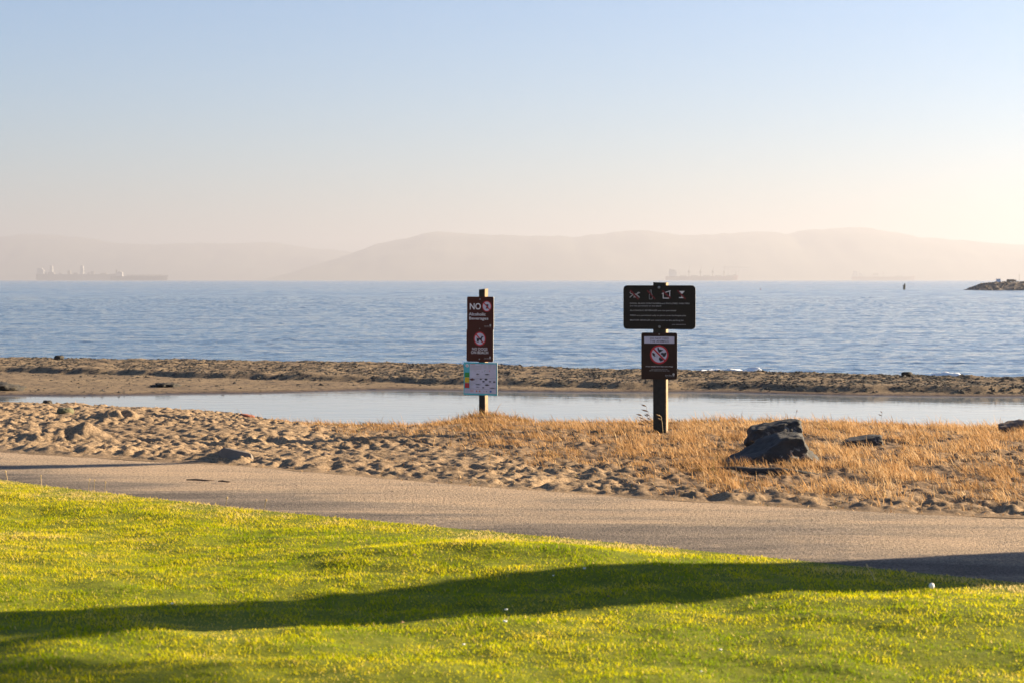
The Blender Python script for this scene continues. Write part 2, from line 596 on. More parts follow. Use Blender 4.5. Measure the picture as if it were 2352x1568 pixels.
bm = bmesh.new()
box_bm(bm, (0, 7850, 169.0), (19000, 16400, 342))
hz = from_bm('haze', bm)
m = bpy.data.materials.new('haze_air')
m.use_nodes = True
m.node_tree.nodes.clear()
o_ = N(m.node_tree, 'ShaderNodeOutputMaterial')
v_ = N(m.node_tree, 'ShaderNodeVolumePrincipled')
v_.inputs['Color'].default_value = (0.53, 0.53, 0.585, 1)
v_.inputs['Density'].default_value = 0.00020
v_.inputs['Anisotropy'].default_value = 0.36
m.node_tree.links.new(v_.outputs[0], o_.inputs['Volume'])
hz.data.materials.append(m)
tag(hz, kind='stuff')

# ------------------------------------------------------------------ far things on the water: ships, crane, breakwater, piling, buoy
M_HULL = simple('ship_hull', (0.07, 0.06, 0.065), scale=0.02, rough=0.7)
M_HULLRED = simple('ship_red', (0.22, 0.06, 0.05), scale=0.02, rough=0.7)
M_SHIPWHITE = simple('ship_white', (0.42, 0.40, 0.36), scale=0.05, rough=0.6)
M_SHIPGEAR = simple('ship_gear', (0.20, 0.17, 0.12), scale=0.05, rough=0.6)


def boxes(name, lst, mat, parent=None):
    bm = bmesh.new()
    for c, s in lst:
        box_bm(bm, c, s)
    return from_bm(name, bm, mat, parent)


def bar_bm(bm, a, b, r, n=6, r2=None):
    a, b = Vector(a), Vector(b)
    d = b - a
    q = d.to_track_quat('Z', 'Y').to_matrix().to_4x4()
    bmesh.ops.create_cone(bm, cap_ends=True, segments=n, radius1=r, radius2=r if r2 is None else r2, depth=d.length, matrix=Matrix.Translation((a + b) / 2) @ q)


def each_box(name, lst, mat, parent):
    for it in lst:
        boxes(name, [it], mat, parent)


def hull(parent, L, B, H, bow=1, mat=M_HULL):
    """hull along x from 0 to L, bow at the far end (bow=1)"""
    bm = bmesh.new()
    secs = [(0.0, 0.80, 0.06, 1.05), (0.03, 0.95, 0.0, 1.02), (0.2, 1, 0, 1), (0.6, 1, 0, 1), (0.85, 0.95, 0, 1.0), (0.93, 0.7, 0.0, 1.12), (0.975, 0.35, 0.0, 1.25), (1.0, 0.05, 0.35, 1.32)]
    rings = []
    for t, bf, zb, zt in secs:
        x = t * L
        xb = x - (0.02 * L if t > 0.99 else 0)
        hb = B / 2 * bf
        rings.append([bm.verts.new(p) for p in ((xb, -hb * 0.8, zb * H - 1), (x, -hb, zt * H), (x, hb, zt * H), (xb, hb * 0.8, zb * H - 1))])
    for a, b in zip(rings, rings[1:]):
        for i in range(4):
            bm.faces.new((a[i], a[(i + 1) % 4], b[(i + 1) % 4], b[i]))
    bm.faces.new(rings[0]); bm.faces.new(rings[-1][::-1])
    o = from_bm('hull', bm, mat, parent)
    return o


def ship_at(name, pxx, D, label, group='cargo ships anchored across the bay'):
    t = empty(name, px(pxx, 643, D))
    t.location.z = SEA_Z
    return tag(t, label, 'ship', group)


def wheelhouse(parent, x, B, z0, w, h, aft=True):
    o = boxes('superstructure', [((x, 0, z0 + h * 0.35), (w, B * 0.8, h * 0.7)), ((x + w * 0.05, 0, z0 + h * 0.78), (w * 0.7, B * 0.95, h * 0.16)), ((x, 0, z0 + h * 0.92), (w * 0.35, B * 0.3, h * 0.14))], M_SHIPWHITE, parent)
    boxes('deck_window', [((x + w * 0.05, -B * 0.476, z0 + h * 0.79), (w * 0.6, 0.3, h * 0.06)), ((x + w * 0.402, 0, z0 + h * 0.79), (0.3, B * 0.9, h * 0.06))], M_HULL, o)
    return o


D1 = 8300
U = D1 / FPX                       # metres per picture pixel there
sh = ship_at('cargo_ship', 84, D1, 'hazy long cargo ship with two tall pale deck towers, leftmost ship')
hull(sh, 196 * U, 30, 13.5 * U)
boxes('superstructure', [((8 * U, 0, 20 * U), (11 * U, 24, 14 * U)), ((14 * U, 0, 19 * U), (5 * U, 20, 11 * U))], M_SHIPWHITE, sh)
for x in (34, 104.5):
    tw = boxes('deck_tower', [((x * U, 0, 22 * U), (7 * U, 16, 21 * U))], M_SHIPWHITE, sh)
    boxes('tower_cap', [((x * U, 0, 33 * U), (5 * U, 12, 1.8 * U))], M_SHIPGEAR, tw)
each_box('deck_gear', [((34 * U, 0, 16 * U), (14 * U, 20, 5 * U)), ((22 * U, 0, 15 * U), (5 * U, 14, 4 * U)), ((55 * U, 0, 15 * U), (6 * U, 10, 4 * U)), ((75 * U, 0, 17.5 * U), (7 * U, 14, 9 * U)), ((90 * U, 0, 15 * U), (10 * U, 14, 4 * U)), ((120 * U, 0, 15 * U), (6 * U, 14, 5 * U)), ((129 * U, 0, 16.5 * U), (8 * U, 14, 7 * U)), ((155 * U, 0, 14.5 * U), (14 * U, 14, 4 * U))], M_SHIPGEAR, sh)

D2 = 7300
U = D2 / FPX
sh = ship_at('tanker_ship', 255, D2, 'low hazy tanker ship lying in front of the leftmost ship, bow raised right')
hull(sh, 132 * U, 28, 9.5 * U)
wheelhouse(sh, 20 * U, 26, 9.5 * U, 14 * U, 11 * U)
boxes('funnel', [((12.5 * U, 0, 17 * U), (2.6 * U, 6, 13 * U)), ((12.9 * U, 0, 23.5 * U), (3.4 * U, 7, 1.6 * U))], M_SHIPGEAR, sh)
bm = bmesh.new()
for k in range(9):
    x = (40 + k * 9) * U
    box_bm(bm, (x, 0, 10.6 * U), (6.5 * U, 8, 1.6 * U))
for y in (-3, 3): bar_bm(bm, (34 * U, y, 12.0 * U), (118 * U, y, 12.0 * U), 0.7)
bar_bm(bm, (72 * U, 0, 10 * U), (72 * U, 0, 15 * U), 0.8); bar_bm(bm, (124 * U, 0, 12 * U), (124 * U, 0, 18 * U), 0.5)
from_bm('deck_piping', bm, M_SHIPGEAR, sh)

D3 = 6800
U = D3 / FPX
sh = ship_at('bulk_carrier', 1529, D3, 'faint bulk carrier with four deck cranes, behind the right signpost')
hull(sh, 167 * U, 30, 9 * U, mat=M_HULLRED)
wheelhouse(sh, 16 * U, 28, 9 * U, 17 * U, 17 * U)
boxes('funnel', [((9.5 * U, 0, 20 * U), (2.6 * U, 6, 12 * U))], M_SHIPGEAR, sh)
for k, x in enumerate((53, 80, 108, 134)):
    bm = bmesh.new()
    bar_bm(bm, (x * U, 0, 8 * U), (x * U, 0, 24 * U), 1.6 * U, 8, 1.0 * U)
    box_bm(bm, (x * U, 0, 19 * U), (4.2 * U, 7, 5 * U))
    cr = from_bm('deck_crane', bm, M_SHIPGEAR, sh)
    bm = bmesh.new()
    bar_bm(bm, (x * U, 0, 20 * U), ((x + 3) * U, 0, 36 * U), 0.45 * U, 6, 0.25 * U)
    bar_bm(bm, (x * U, 0, 24 * U), ((x + 3) * U, 0, 36 * U), 0.15 * U, 5)
    from_bm('jib', bm, M_SHIPGEAR, cr)
each_box('hatch_cover', [((x * U, 0, 10.2 * U), (15 * U, 18, 2.4 * U)) for x in (40, 66, 94, 121, 146)], M_SHIPGEAR, sh)
boxes('bow_mast', [((161 * U, 0, 16 * U), (1.2 * U, 1.5, 9 * U)), ((158 * U, 0, 12 * U), (8 * U, 12, 3 * U))], M_SHIPGEAR, sh)

D4 = 7900
U = D4 / FPX
sh = ship_at('tanker_ship', 1957, D4, 'faintest tanker ship on the horizon, near the stone breakwater')
hull(sh, 145 * U, 30, 8 * U, mat=M_HULLRED)
wheelhouse(sh, 7 * U, 26, 8 * U, 9 * U, 14 * U)
wheelhouse(sh, 19 * U, 22, 8 * U, 8 * U, 8 * U)
boxes('funnel', [((3.5 * U, 0, 16 * U), (2.4 * U, 6, 10 * U))], M_SHIPGEAR, sh)
each_box('deck_gear', [((54 * U, 0, 14 * U), (12 * U, 9, 2.5 * U)), ((49 * U, 0, 11 * U), (1.2 * U, 3, 7 * U)), ((59 * U, 0, 11 * U), (1.2 * U, 3, 7 * U)), ((72 * U, 0, 14 * U), (1.0 * U, 2, 12 * U)), ((108 * U, 0, 9 * U), (16 * U, 10, 3 * U))], M_SHIPGEAR, sh)

D5 = 9000
U = D5 / FPX
t = tag(empty('gantry_crane', (px(1688, 643, D5).x, D5, SEA_Z)), 'very faint gantry crane with a long level beam above the bulk carrier', 'crane')
bm = bmesh.new()
box_bm(bm, (4 * U, 0, 30 * U), (62 * U, 8, 2.4 * U))
from_bm('beam', bm, M_SHIPGEAR, t)
for x in (-17, 8):
    bm = bmesh.new()
    for y in (-10, 10):
        bar_bm(bm, (x * U, y, -2), ((x + 2) * U, y * 0.6, 30 * U), 0.7 * U)
    bar_bm(bm, (x * U, -10, 12 * U), (x * U, 10, 12 * U), 0.4 * U)
    from_bm('leg', bm, M_SHIPGEAR, t)

# breakwater
M_ROCKFILL = simple('breakwater_rock', (0.20, 0.155, 0.115), (0.10, 0.08, 0.065), 1.6, 0.9)
DB = 330.0
Xs = np.linspace(0, 130, 420)
Vs = np.linspace(-1, 1, 40)
XX, VV = np.meshgrid(Xs, Vs)
prof = np.interp(XX, [0, 0.8, 3.2, 5, 9.5, 14, 130], [0, 0.25, 1.2, 1.42, 1.52, 1.72, 1.75])
sec = np.clip(1.75 * (1 - np.abs(VV)), 0, 1)
ZZ = prof * sec + (0.16 * fbm(XX * 1.1, VV * 4, 3, 81) + 0.06 * (0.3 - np.abs(gnoise(XX * 2.6, VV * 9, 84)))) * np.minimum(1, prof * 1.5)
b0 = px(2226, 667, DB)
bw = grid_mesh('breakwater', XX + b0.x, DB + VV * 4.5 + 4.5, SEA_Z - 0.15 + ZZ, M_ROCKFILL, False)
tag(bw, 'low brown stone breakwater running into the bay at the right edge', 'breakwater')
bm = bmesh.new()
for k in range(420):
    i = rng.integers(0, 420); j = rng.integers(2, 22)
    p = Vector((XX[j, i] * 0.25 + b0.x, DB + Vs[j] * 4.5 + 4.5, 0))
    xi = XX[j, i] * 0.25
    p.z = SEA_Z - 0.15 + np.interp(xi, [0, 0.8, 3.2, 5, 9.5, 14, 130], [0, 0.25, 1.2, 1.42, 1.52, 1.72, 1.75]) * np.clip(1.75 * (1 - abs(Vs[j])), 0, 1)
    r = rng.uniform(0.12, 0.3)
    bmesh.ops.create_icosphere(bm, subdivisions=1, radius=r, matrix=Matrix.Translation(p) @ Matrix.Rotation(rng.uniform(0, 6), 4, 'Z') @ Matrix.Diagonal((1.3, 1, rng.uniform(.6, 1), 1)))
st = from_bm('stone', bm, M_ROCKFILL, bw)
tag(st, kind='stuff')

M_PALEBLUE = simple('pale_blue_panel', (0.50, 0.62, 0.78), rough=0.5)
M_DARK = simple('dark_metal', (0.03, 0.032, 0.03), rough=0.6)
p = px(2293, 647, DB + 5)
t = tag(empty('equipment_cabin', (p.x, p.y, p.z - 0.25)), 'small pale blue cabin standing on top of the breakwater', 'cabin')
bm = bmesh.new()
v = box_bm(bm, (0, 0, 0.33), (0.62, 0.7, 0.66))
bmesh.ops.bevel(bm, geom=bm.edges[:], offset=0.04, segments=2, affect='EDGES')
from_bm('wall', bm, M_PALEBLUE, t)
boxes('roof', [((0, 0, 0.69), (0.68, 0.76, 0.05))], M_SHIPWHITE, t)
boxes('door', [((0.05, -0.355, 0.30), (0.28, 0.02, 0.52))], M_PALEBLUE, t)
p = px(2341, 645, DB + 5)
bm = bmesh.new()
bar_bm(bm, (0, 0, -0.4), (0, 0, 1.15), 0.022, 6, 0.014)
box_bm(bm, (0, 0, 1.1), (0.16, 0.02, 0.04))
ms = from_bm('mast', bm, M_DARK)
ms.location = (p.x, p.y, p.z)
tag(ms, 'thin bare mast on the breakwater, right of the pale cabin', 'mast')
p = px(2323, 645, DB + 4.6)
lw = boxes('low_wall', [((0, 0, 0), (1.6, 0.5, 0.34)), ((-0.15, 0, 0.19), (1.1, 0.4, 0.08))], M_ROCKFILL)
lw.location = (p.x, p.y, p.z)
tag(lw, 'low flat wall on the crest of the breakwater', 'wall')

p = px(2077, 665, 358)
t = tag(empty('piling', (p.x, p.y, SEA_Z)), 'dark wooden piling standing alone in the water before the breakwater', 'piling')
M_PILE = simple('pile_wood', (0.045, 0.05, 0.035), (0.025, 0.03, 0.02), 3, 0.9)
bm = bmesh.new(); bar_bm(bm, (-0.06, 0, -1), (-0.06, 0, 0.83), 0.16, 10, 0.15)
from_bm('pile', bm, M_PILE, t)
bm = bmesh.new(); bar_bm(bm, (0.10, 0.05, -1), (0.10, 0.05, 1.08), 0.13, 10, 0.12)
from_bm('pile', bm, M_PILE, t)
bm = bmesh.new(); bar_bm(bm, (0.02, 0, 0.60), (0.02, 0, 0.70), 0.29, 12)
from_bm('iron_band', bm, M_DARK, t)

p = px(1747, 666, 343)
t = tag(empty('buoy', (p.x, p.y, SEA_Z)), 'tiny dark red buoy floating right of the big dark sign', 'buoy')
bm = bmesh.new()
bar_bm(bm, (0, 0, -0.1), (0, 0, 0.12), 0.13, 10, 0.10); bar_bm(bm, (0, 0, 0.12), (0, 0, 0.34), 0.05, 8, 0.02)
from_bm('float', bm, M_HULLRED, t)

# ------------------------------------------------------------------ shore waves and foam
def ribbon(name, x0, x1, off, zc, hgt, wid, seed, mat, kind, amp=0.0):
    xr = np.arange(x0, x1, 0.04)
    vv = np.linspace(-1, 1, 15)
    XX, VV = np.meshgrid(xr, vv)
    t = np.clip((xr - x0) / (x1 - x0), 0, 1)
    env = np.sin(np.pi * t) ** 0.6
    YY = c_crest(XX) + off + 0.3 * gnoise(XX * 0.3, 0.5, seed) + VV * wid
    ZZ = zc + hgt * env[None, :] * np.cos(VV * np.pi / 2) ** 1.3 * (0.75 + 0.6 * gnoise(XX * 0.5, 0.3, seed + 1))
    if amp:
        ZZ = ZZ + amp * np.abs(gnoise(XX * 7, VV * 4, seed + 2)) * np.cos(VV * np.pi / 2)
        YY = YY + 0.06 * gnoise(XX * 6, VV * 5, seed + 3)
    return tag(grid_mesh(name, XX, YY, ZZ, mat), kind=kind)


for i, (x0, x1, off, h) in enumerate([(5.0, 6.4, 2.2, .24), (8.0, 8.9, 2.3, .22), (1.0, 2.3, 2.3, .22), (-0.3, 1.0, 2.5, .18)]):
    ribbon('shore_wave', x0, x1, off, SEA_Z - 0.02, h, 0.30, 90 + i * 5, M_WAVE, 'structure')
for i, (x0, x1, off, h) in enumerate([(3.2, 5.1, 1.9, .17), (4.2, 4.65, 2.0, .24), (7.2, 8.1, 1.9, .19), (6.3, 7.2, 1.9, .14), (2.2, 3.3, 1.9, .13)]):
    ribbon('foam', x0, x1, off, SEA_Z + 0.02, h, 0.16, 130 + i * 5, M_FOAM, 'stuff', 0.07)

# ------------------------------------------------------------------ signposts
M_POST = simple('dark_green_timber', (0.034, 0.032, 0.024), (0.018, 0.019, 0.016), 26, 0.85, 0.003)
M_POSTLIT = simple('sunlit_timber', (0.31, 0.22, 0.135), (0.20, 0.14, 0.085), 26, 0.85, 0.003)  # lit copy of the post timber, sun put into the colour
M_BROWN = simple('red_brown_sign', (0.075, 0.022, 0.014), (0.06, 0.018, 0.012), 5, 0.6, 0, 0.12)
M_UMBER = simple('umber_sign', (0.040, 0.022, 0.015), (0.034, 0.019, 0.013), 5, 0.6, 0, 0.12)
M_OLIVE = simple('olive_black_sign', (0.026, 0.022, 0.016), (0.021, 0.018, 0.014), 5, 0.6, 0, 0.12)
M_WHITEPRINT = simple('print_white', (0.80, 0.78, 0.76), (0.72, 0.70, 0.69), 8, 0.5)
M_GREYPRINT = simple('print_grey', (0.46, 0.45, 0.42), (0.38, 0.37, 0.35), 30, 0.6)
M_REDPRINT = simple('print_red', (0.52, 0.03, 0.035), (0.44, 0.025, 0.03), 8, 0.5)
M_FADEDRED = simple('print_faded_red', (0.22, 0.025, 0.025), (0.13, 0.02, 0.02), 30, 0.6)
M_BLACKPRINT = simple('print_black', (0.03, 0.032, 0.035), rough=0.5)
M_TEAL = simple('print_teal', (0.10, 0.50, 0.52), (0.08, 0.42, 0.45), 6, 0.5)
M_GREEN = simple('print_green', (0.03, 0.28, 0.05), rough=0.5)
M_YELLOW = simple('print_yellow', (0.78, 0.50, 0.02), rough=0.5)
M_BLUEPRINT = simple('print_blue', (0.06, 0.14, 0.40), rough=0.5)
M_ORANGEPRINT = simple('print_orange', (0.70, 0.22, 0.12), rough=0.5)
M_PALEPRINT = simple('print_lilac', (0.60, 0.58, 0.66), rough=0.5)
M_ALU = simple('aluminium_edge', (0.62, 0.58, 0.52), scale=20, rough=0.4, metal=0.3)
M_BOLT = simple('bolt_steel', (0.30, 0.31, 0.30), scale=90, rough=0.45, metal=0.6)


def rounded(w, h, r, n=5):
    pts = []
    for cx, cz, a0 in ((w / 2 - r, h / 2 - r, 0), (-w / 2 + r, h / 2 - r, 90), (-w / 2 + r, -h / 2 + r, 180), (w / 2 - r, -h / 2 + r, 270)):
        for k in range(n + 1):
            a = R(a0 + 90 * k / n)
            pts.append((cx + r * math.cos(a), cz + r * math.sin(a)))
    return pts


def panel(name, cx, cz, w, h, r, yfront, thick, mat, parent):
    """a sign board: painted front, bare metal rim and back"""
    bm = bmesh.new()
    pts = rounded(w, h, r)
    f = [bm.verts.new((cx + x, yfront, cz + z)) for x, z in pts]
    b = [bm.verts.new((cx + x, yfront + thick, cz + z)) for x, z in pts]
    n = len(pts)
    ff = bm.faces.new(f)
    bm.faces.new(b[::-1]).material_index = 1
    for i in range(n):
        bm.faces.new((f[i], b[i], b[(i + 1) % n], f[(i + 1) % n])).material_index = 1
    o = from_bm(name, bm, mat, parent)
    o.data.materials.append(M_ALU)
    return o


def polys(name, plist, y, mat, parent, t=0.0006):
    """flat print: each polygon [(x, z)...] becomes a thin raised film on the board"""
    bm = bmesh.new()
    for p in plist:
        f = [bm.verts.new((x, y, z)) for x, z in p]
        b = [bm.verts.new((x, y + t, z)) for x, z in p]
        n = len(p)
        fc = [bm.faces.new(f)]
        for i in range(n):
            bm.faces.new((f[i], b[i], b[(i + 1) % n], f[(i + 1) % n]))
        bmesh.ops.triangulate(bm, faces=fc)
    return from_bm(name, bm, mat, parent)


def ring_pts(cx, cz, r, n=40, rx=None):
    rx = rx or r
    return [(cx + rx * math.cos(2 * math.pi * k / n), cz + r * math.sin(2 * math.pi * k / n)) for k in range(n)]


def annulus(name, cx, cz, r0, r1, y, mat, parent, slash=0.0):
    o_, i_ = ring_pts(cx, cz, r1, 48), ring_pts(cx, cz, r0, 48)
    pl = [[o_[k], o_[(k + 1) % 48], i_[(k + 1) % 48], i_[k]] for k in range(48)]
    if slash:
        d = r0 * 0.7071; s = slash * 0.7071
        pl.append([(cx - d - s, cz + d - s), (cx - d + s, cz + d + s), (cx + d + s, cz - d + s), (cx + d - s, cz - d - s)])
    return polys(name, pl, y, mat, parent)


def text(body, x, z, cap, y, mat, parent, align='LEFT', width=None, bold=0.0, name='lettering'):
    """raised flat lettering; cap = capital height, width = total width to fit"""
    cu = bpy.data.curves.new('lettering', 'FONT')
    cu.body = body
    cu.size = cap / 0.73
    cu.align_x = align
    cu.offset = bold * cap
    cu.resolution_u = 3
    tmp = bpy.data.objects.new('lettering_curve', cu)
    COL.objects.link(tmp)
    dg = bpy.context.evaluated_depsgraph_get()
    me = bpy.data.meshes.new_from_object(tmp.evaluated_get(dg))
    bpy.data.objects.remove(tmp)
    bpy.data.curves.remove(cu)
    v = np.empty(len(me.vertices) * 3, np.float32)
    me.vertices.foreach_get('co', v)
    v = v.reshape(-1, 3)
    sx = 1.0
    if width:
        sx = width / (v[:, 0].max() - v[:, 0].min())
    out = np.stack([x + v[:, 0] * sx, np.full(len(v), y), z + v[:, 1]], -1)
    me.vertices.foreach_set('co', out.astype(np.float32).ravel())
    me.materials.clear()
    me.update()
    return link(name, me, mat, parent)


def logo(x, z, s, y, parent):
    """small park logo: words with a round tree"""
    text('East Bay', x, z, 0.62 * s, y, M_GREYPRINT, parent, width=3.6 * s, name='logo_lettering')
    text('Regional Park District', x, z - 0.55 * s, 0.28 * s, y, M_GREYPRINT, parent, width=5.2 * s, name='logo_lettering')
    cx = x + 4.5 * s
    polys('logo_tree', [ring_pts(cx, z + 0.75 * s, 0.72 * s, 18, 0.58 * s), [(cx - .09 * s, z - .3 * s), (cx + .09 * s, z - .3 * s), (cx + .09 * s, z + .1 * s), (cx - .09 * s, z + .1 * s)]], y, M_GREYPRINT, parent)


def bolt(x, z, y, parent, r=0.007):
    bm = bmesh.new()
    bmesh.ops.create_cone(bm, cap_ends=True, segments=8, radius1=r * 1.3, radius2=r * 0.8, depth=0.006, matrix=Matrix.Translation((x, y - 0.003, z)) @ Matrix.Rotation(R(90), 4, 'X'))
    return from_bm('bolt', bm, M_BOLT, parent)


def post(parent, w, d, ztop, zbot, slope, mat, seed):
    bm = bmesh.new()
    vs = box_bm(bm, (0, 0, (ztop + zbot) / 2), (w, d, ztop - zbot))
    bmesh.ops.bevel(bm, geom=[e for e in bm.edges if abs(e.verts[0].co.z - e.verts[1].co.z) > 0.1], offset=0.006, segments=2, affect='EDGES')
    bmesh.ops.subdivide_edges(bm, edges=[e for e in bm.edges if abs(e.verts[0].co.z - e.verts[1].co.z) > 0.1], cuts=26)
    for v in bm.verts:
        k = mnoise.noise(Vector((v.co.x * 9 + seed, v.co.y * 9, v.co.z * 3.1)))
        v.co.x += 0.003 * k
        v.co.y += 0.003 * mnoise.noise(Vector((v.co.x * 9, v.co.y * 9 + seed, v.co.z * 3.7)))
        if v.co.z > ztop - 0.02:
            v.co.z += slope * v.co.x + 0.004 * k
    bm.normal_update()
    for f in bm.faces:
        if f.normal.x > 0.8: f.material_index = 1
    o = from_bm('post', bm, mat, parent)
    o.data.materials.append(M_POSTLIT)      # sunlight on the +x side, painted as paler timber
    return o


# icons, drawn in a unit box [-1, 1], x right, z up
def dog_polys():
    body = [(-0.62, 0.12), (-0.78, 0.26), (-0.84, 0.22), (-0.66, 0.02), (-0.5, 0.1), (0.05, 0.12), (0.3, 0.28), (0.38, 0.5), (0.52, 0.62), (0.72, 0.55), (0.92, 0.5), (0.92, 0.42), (0.7, 0.34), (0.58, 0.2), (0.5, -0.05), (0.46, -0.25), (0.48, -0.72), (0.36, -0.72), (0.32, -0.3), (0.2, -0.22), (-0.2, -0.16), (-0.32, -0.3), (-0.36, -0.48), (-0.28, -0.72), (-0.40, -0.72), (-0.5, -0.46), (-0.66, -0.72), (-0.78, -0.70), (-0.62, -0.4), (-0.56, -0.16)]
    return [body]


def cocktail_polys():
    return [[(-0.62, 0.62), (0.62, 0.62), (0.07, -0.05), (0.07, -0.62), (0.42, -0.62), (0.42, -0.75), (-0.42, -0.75), (-0.42, -0.62), (-0.07, -0.62), (-0.07, -0.05)]]


def place(pl, cx, cz, sx, sz=None):
    sz = sz or sx
    return [[(cx + x * sx, cz + z * sz) for x, z in p] for p in pl]


def stroke(a, b, w):
    (ax, az), (bx, bz) = a, b
    L = math.hypot(bx - ax, bz - az)
    nx, nz = -(bz - az) / L * w / 2, (bx - ax) / L * w / 2
    return [(ax + nx, az + nz), (ax - nx, az - nz), (bx - nx, bz - nz), (bx + nx, bz + nz)]


# ---- left signpost
CL = 0.87
ML = POST_L[1] / 4666.0
gzL = float(z_dune(np.array(POST_L[0]), np.array(POST_L[1]), False))
left = empty('signpost', (POST_L[0], POST_L[1], 0), R(-29))
tag(left, 'narrow timber signpost with two red-brown boards above a fish advisory board', 'signpost', 'signposts on the beach')


def PL(zx, zy, top=True):
    """position on the left boards from the enlarged crops"""
    return ((zx - 609) / 9.223 * ML / CL, EYE - ((690 if top else 850) + zy / 9.223 - 683.5) * ML)


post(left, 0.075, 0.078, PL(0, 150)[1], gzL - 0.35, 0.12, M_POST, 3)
kL = ML / 9.223
fy = -0.0375 - 0.006
x0, z0 = PL(285, 320); x1, z1 = PL(888, 1062)
p1 = panel('sign_panel', (x0 + x1) / 2, (z0 + z1) / 2, x1 - x0, z0 - z1, 0.016, fy - 0.0035, 0.003, M_BROWN, left)
y1 = fy - 0.0035 - 0.0008
x, z = PL(338, 606); text('NO', x, z, 146 * kL, y1, M_WHITEPRINT, p1, width=250 * kL / CL, bold=0.02)
x, z = PL(328, 745); text('Alcoholic', x, z, 70 * kL, y1, M_WHITEPRINT, p1, width=378 * kL / CL, bold=0.012)
x, z = PL(328, 836); text('Beverages', x, z, 66 * kL, y1, M_WHITEPRINT, p1, width=430 * kL / CL, bold=0.012)
cx, cz = PL(733, 535); rr = 124 * kL
polys('sign_disc', [ring_pts(cx, cz, rr * 0.99, 40)], y1, M_PALEPRINT, p1)
polys('pictogram', place(cocktail_polys(), cx, cz, rr * 0.58), y1 - 0.0008, M_BLACKPRINT, p1)
annulus('prohibition_ring', cx, cz, rr * 0.83, rr, y1 - 0.0016, M_REDPRINT, p1, rr * 0.10)
x, z = PL(676, 985); logo(x, z, 48 * kL * 0.72, y1, p1)
x, z = PL(582, 375); bolt(x, z, y1, p1)
x, z = PL(574, 1035); bolt(x, z, y1, p1, 0.004)
# the second brown board, mounted behind the lower edge of the first
x0, z0 = PL(268, 1040); x1, z1 = PL(872, 296, False)
p2 = panel('sign_panel', (x0 + x1) / 2, (z0 + z1) / 2, x1 - x0, z0 - z1, 0.018, fy + 0.001, 0.003, M_BROWN, left)
y2 = fy + 0.001 - 0.0008
cx, cz = PL(570, 1262); rr = 157 * kL
polys('sign_disc', [ring_pts(cx, cz, rr * 0.99, 40)], y2, M_PALEPRINT, p2)
annulus('prohibition_ring', cx, cz, rr * 0.82, rr, y2 - 0.0008, M_REDPRINT, p2, rr * 0.10)
polys('pictogram', place(dog_polys(), cx, cz - 0.02 * rr, rr * 0.68), y2 - 0.0017, M_BLACKPRINT, p2)
x, z = PL(567, 1525 - 10); text('NO DOGS', x, z, 62 * kL, y2, M_WHITEPRINT, p2, 'CENTER', width=345 * kL / CL, bold=0.012)
x, z = PL(565, 118, False); text('ON BEACH', x, z, 64 * kL, y2, M_WHITEPRINT, p2, 'CENTER', width=388 * kL / CL, bold=0.012)
x, z = PL(664, 222, False); logo(x, z, 48 * kL * 0.72, y2, p2)
x, z = PL(560, 240, False); bolt(x, z, y2, p2)
# fish advisory
x0, z0 = PL(206, 313, False); x1, z1 = PL(968, 1045, False)
p3 = panel('advisory_panel', (x0 + x1) / 2, (z0 + z1) / 2, x1 - x0, z0 - z1, 0.003, fy - 0.001, 0.003, M_TEAL, left)
y3 = fy - 0.001 - 0.0008


def Q(zx, zy): return PL(zx, zy, False)


def rect(a, b, c, d):
    (xa, za), (xb, zb) = Q(a, b), Q(c, d)
    return [(xa, za), (xb, za), (xb, zb), (xa, zb)]


polys('advisory_sheet', [rect(225, 905, 945, 1008), rect(345, 345, 945, 906)], y3, M_PALEPRINT, p3)
y4 = y3 - 0.0008
polys('colour_block', [rect(232, 542, 335, 646)], y4, M_GREEN, p3)
polys('colour_block', [rect(232, 652, 335, 770)], y4, M_YELLOW, p3)
polys('colour_block', [rect(232, 778, 335, 890)], y4, M_REDPRINT, p3)
cx, cz = Q(286, 388)
polys('advisory_disc', [ring_pts(cx, cz, 38 * kL, 24, 36 * kL / CL)], y4, M_WHITEPRINT, p3)
polys('advisory_icon', [ring_pts(cx - .004, cz + .008, 8 * kL, 10), ring_pts(cx + .006, cz + .002, 7 * kL, 10), stroke((cx - .004, cz + .004), (cx - .004, cz - .014), .006), stroke((cx + .006, cz), (cx + .006, cz - .014), .005)], y4 - 0.0008, M_ORANGEPRINT, p3)
lines = []
for zy, a, b in ((392, 360, 620), (424, 360, 622), (450, 360, 612), (462, 360, 600), (492, 360, 405), (494, 430, 495), (600, 490, 560), (616, 498, 552), (612, 690, 800), (630, 700, 790), (680, 475, 545), (696, 478, 540), (730, 470, 530), (745, 356, 440), (690, 780, 850), (694, 860, 935), (800, 355, 430), (816, 355, 420), (805, 850, 935), (830, 860, 920), (884, 355, 450), (850, 700, 780), (896, 480, 560), (930, 232, 330), (950, 232, 325), (968, 236, 320), (1000, 720, 940)):
    lines.append(rect(a, zy, b, zy + (6 if zy not in (392, 424) else 9)))
for k, cxx in enumerate((690, 795, 905)):
    for j in range(6):
        lines.append(rect(cxx - 38 + (j % 3) * 5, 366 + j * 14, cxx + 36 - (j % 2) * 9, 370 + j * 14))
tag(polys('advisory_text', lines, y4, M_GREYPRINT, p3), kind='stuff')
polys('advisory_rule', [rect(345, 660, 945, 663), rect(345, 772, 945, 775), rect(345, 908, 945, 911)], y4, M_BLACKPRINT, p3)
tag(polys('advisory_text', [rect(360, 352, 470, 364), rect(352, 930, 440, 936), rect(352, 948, 430, 954), rect(352, 966, 436, 972)] + [ring_pts(*Q(500, 955), 20 * kL, 12), ring_pts(*Q(570, 955), 20 * kL, 12)], y4, M_ORANGEPRINT, p3), kind='stuff')
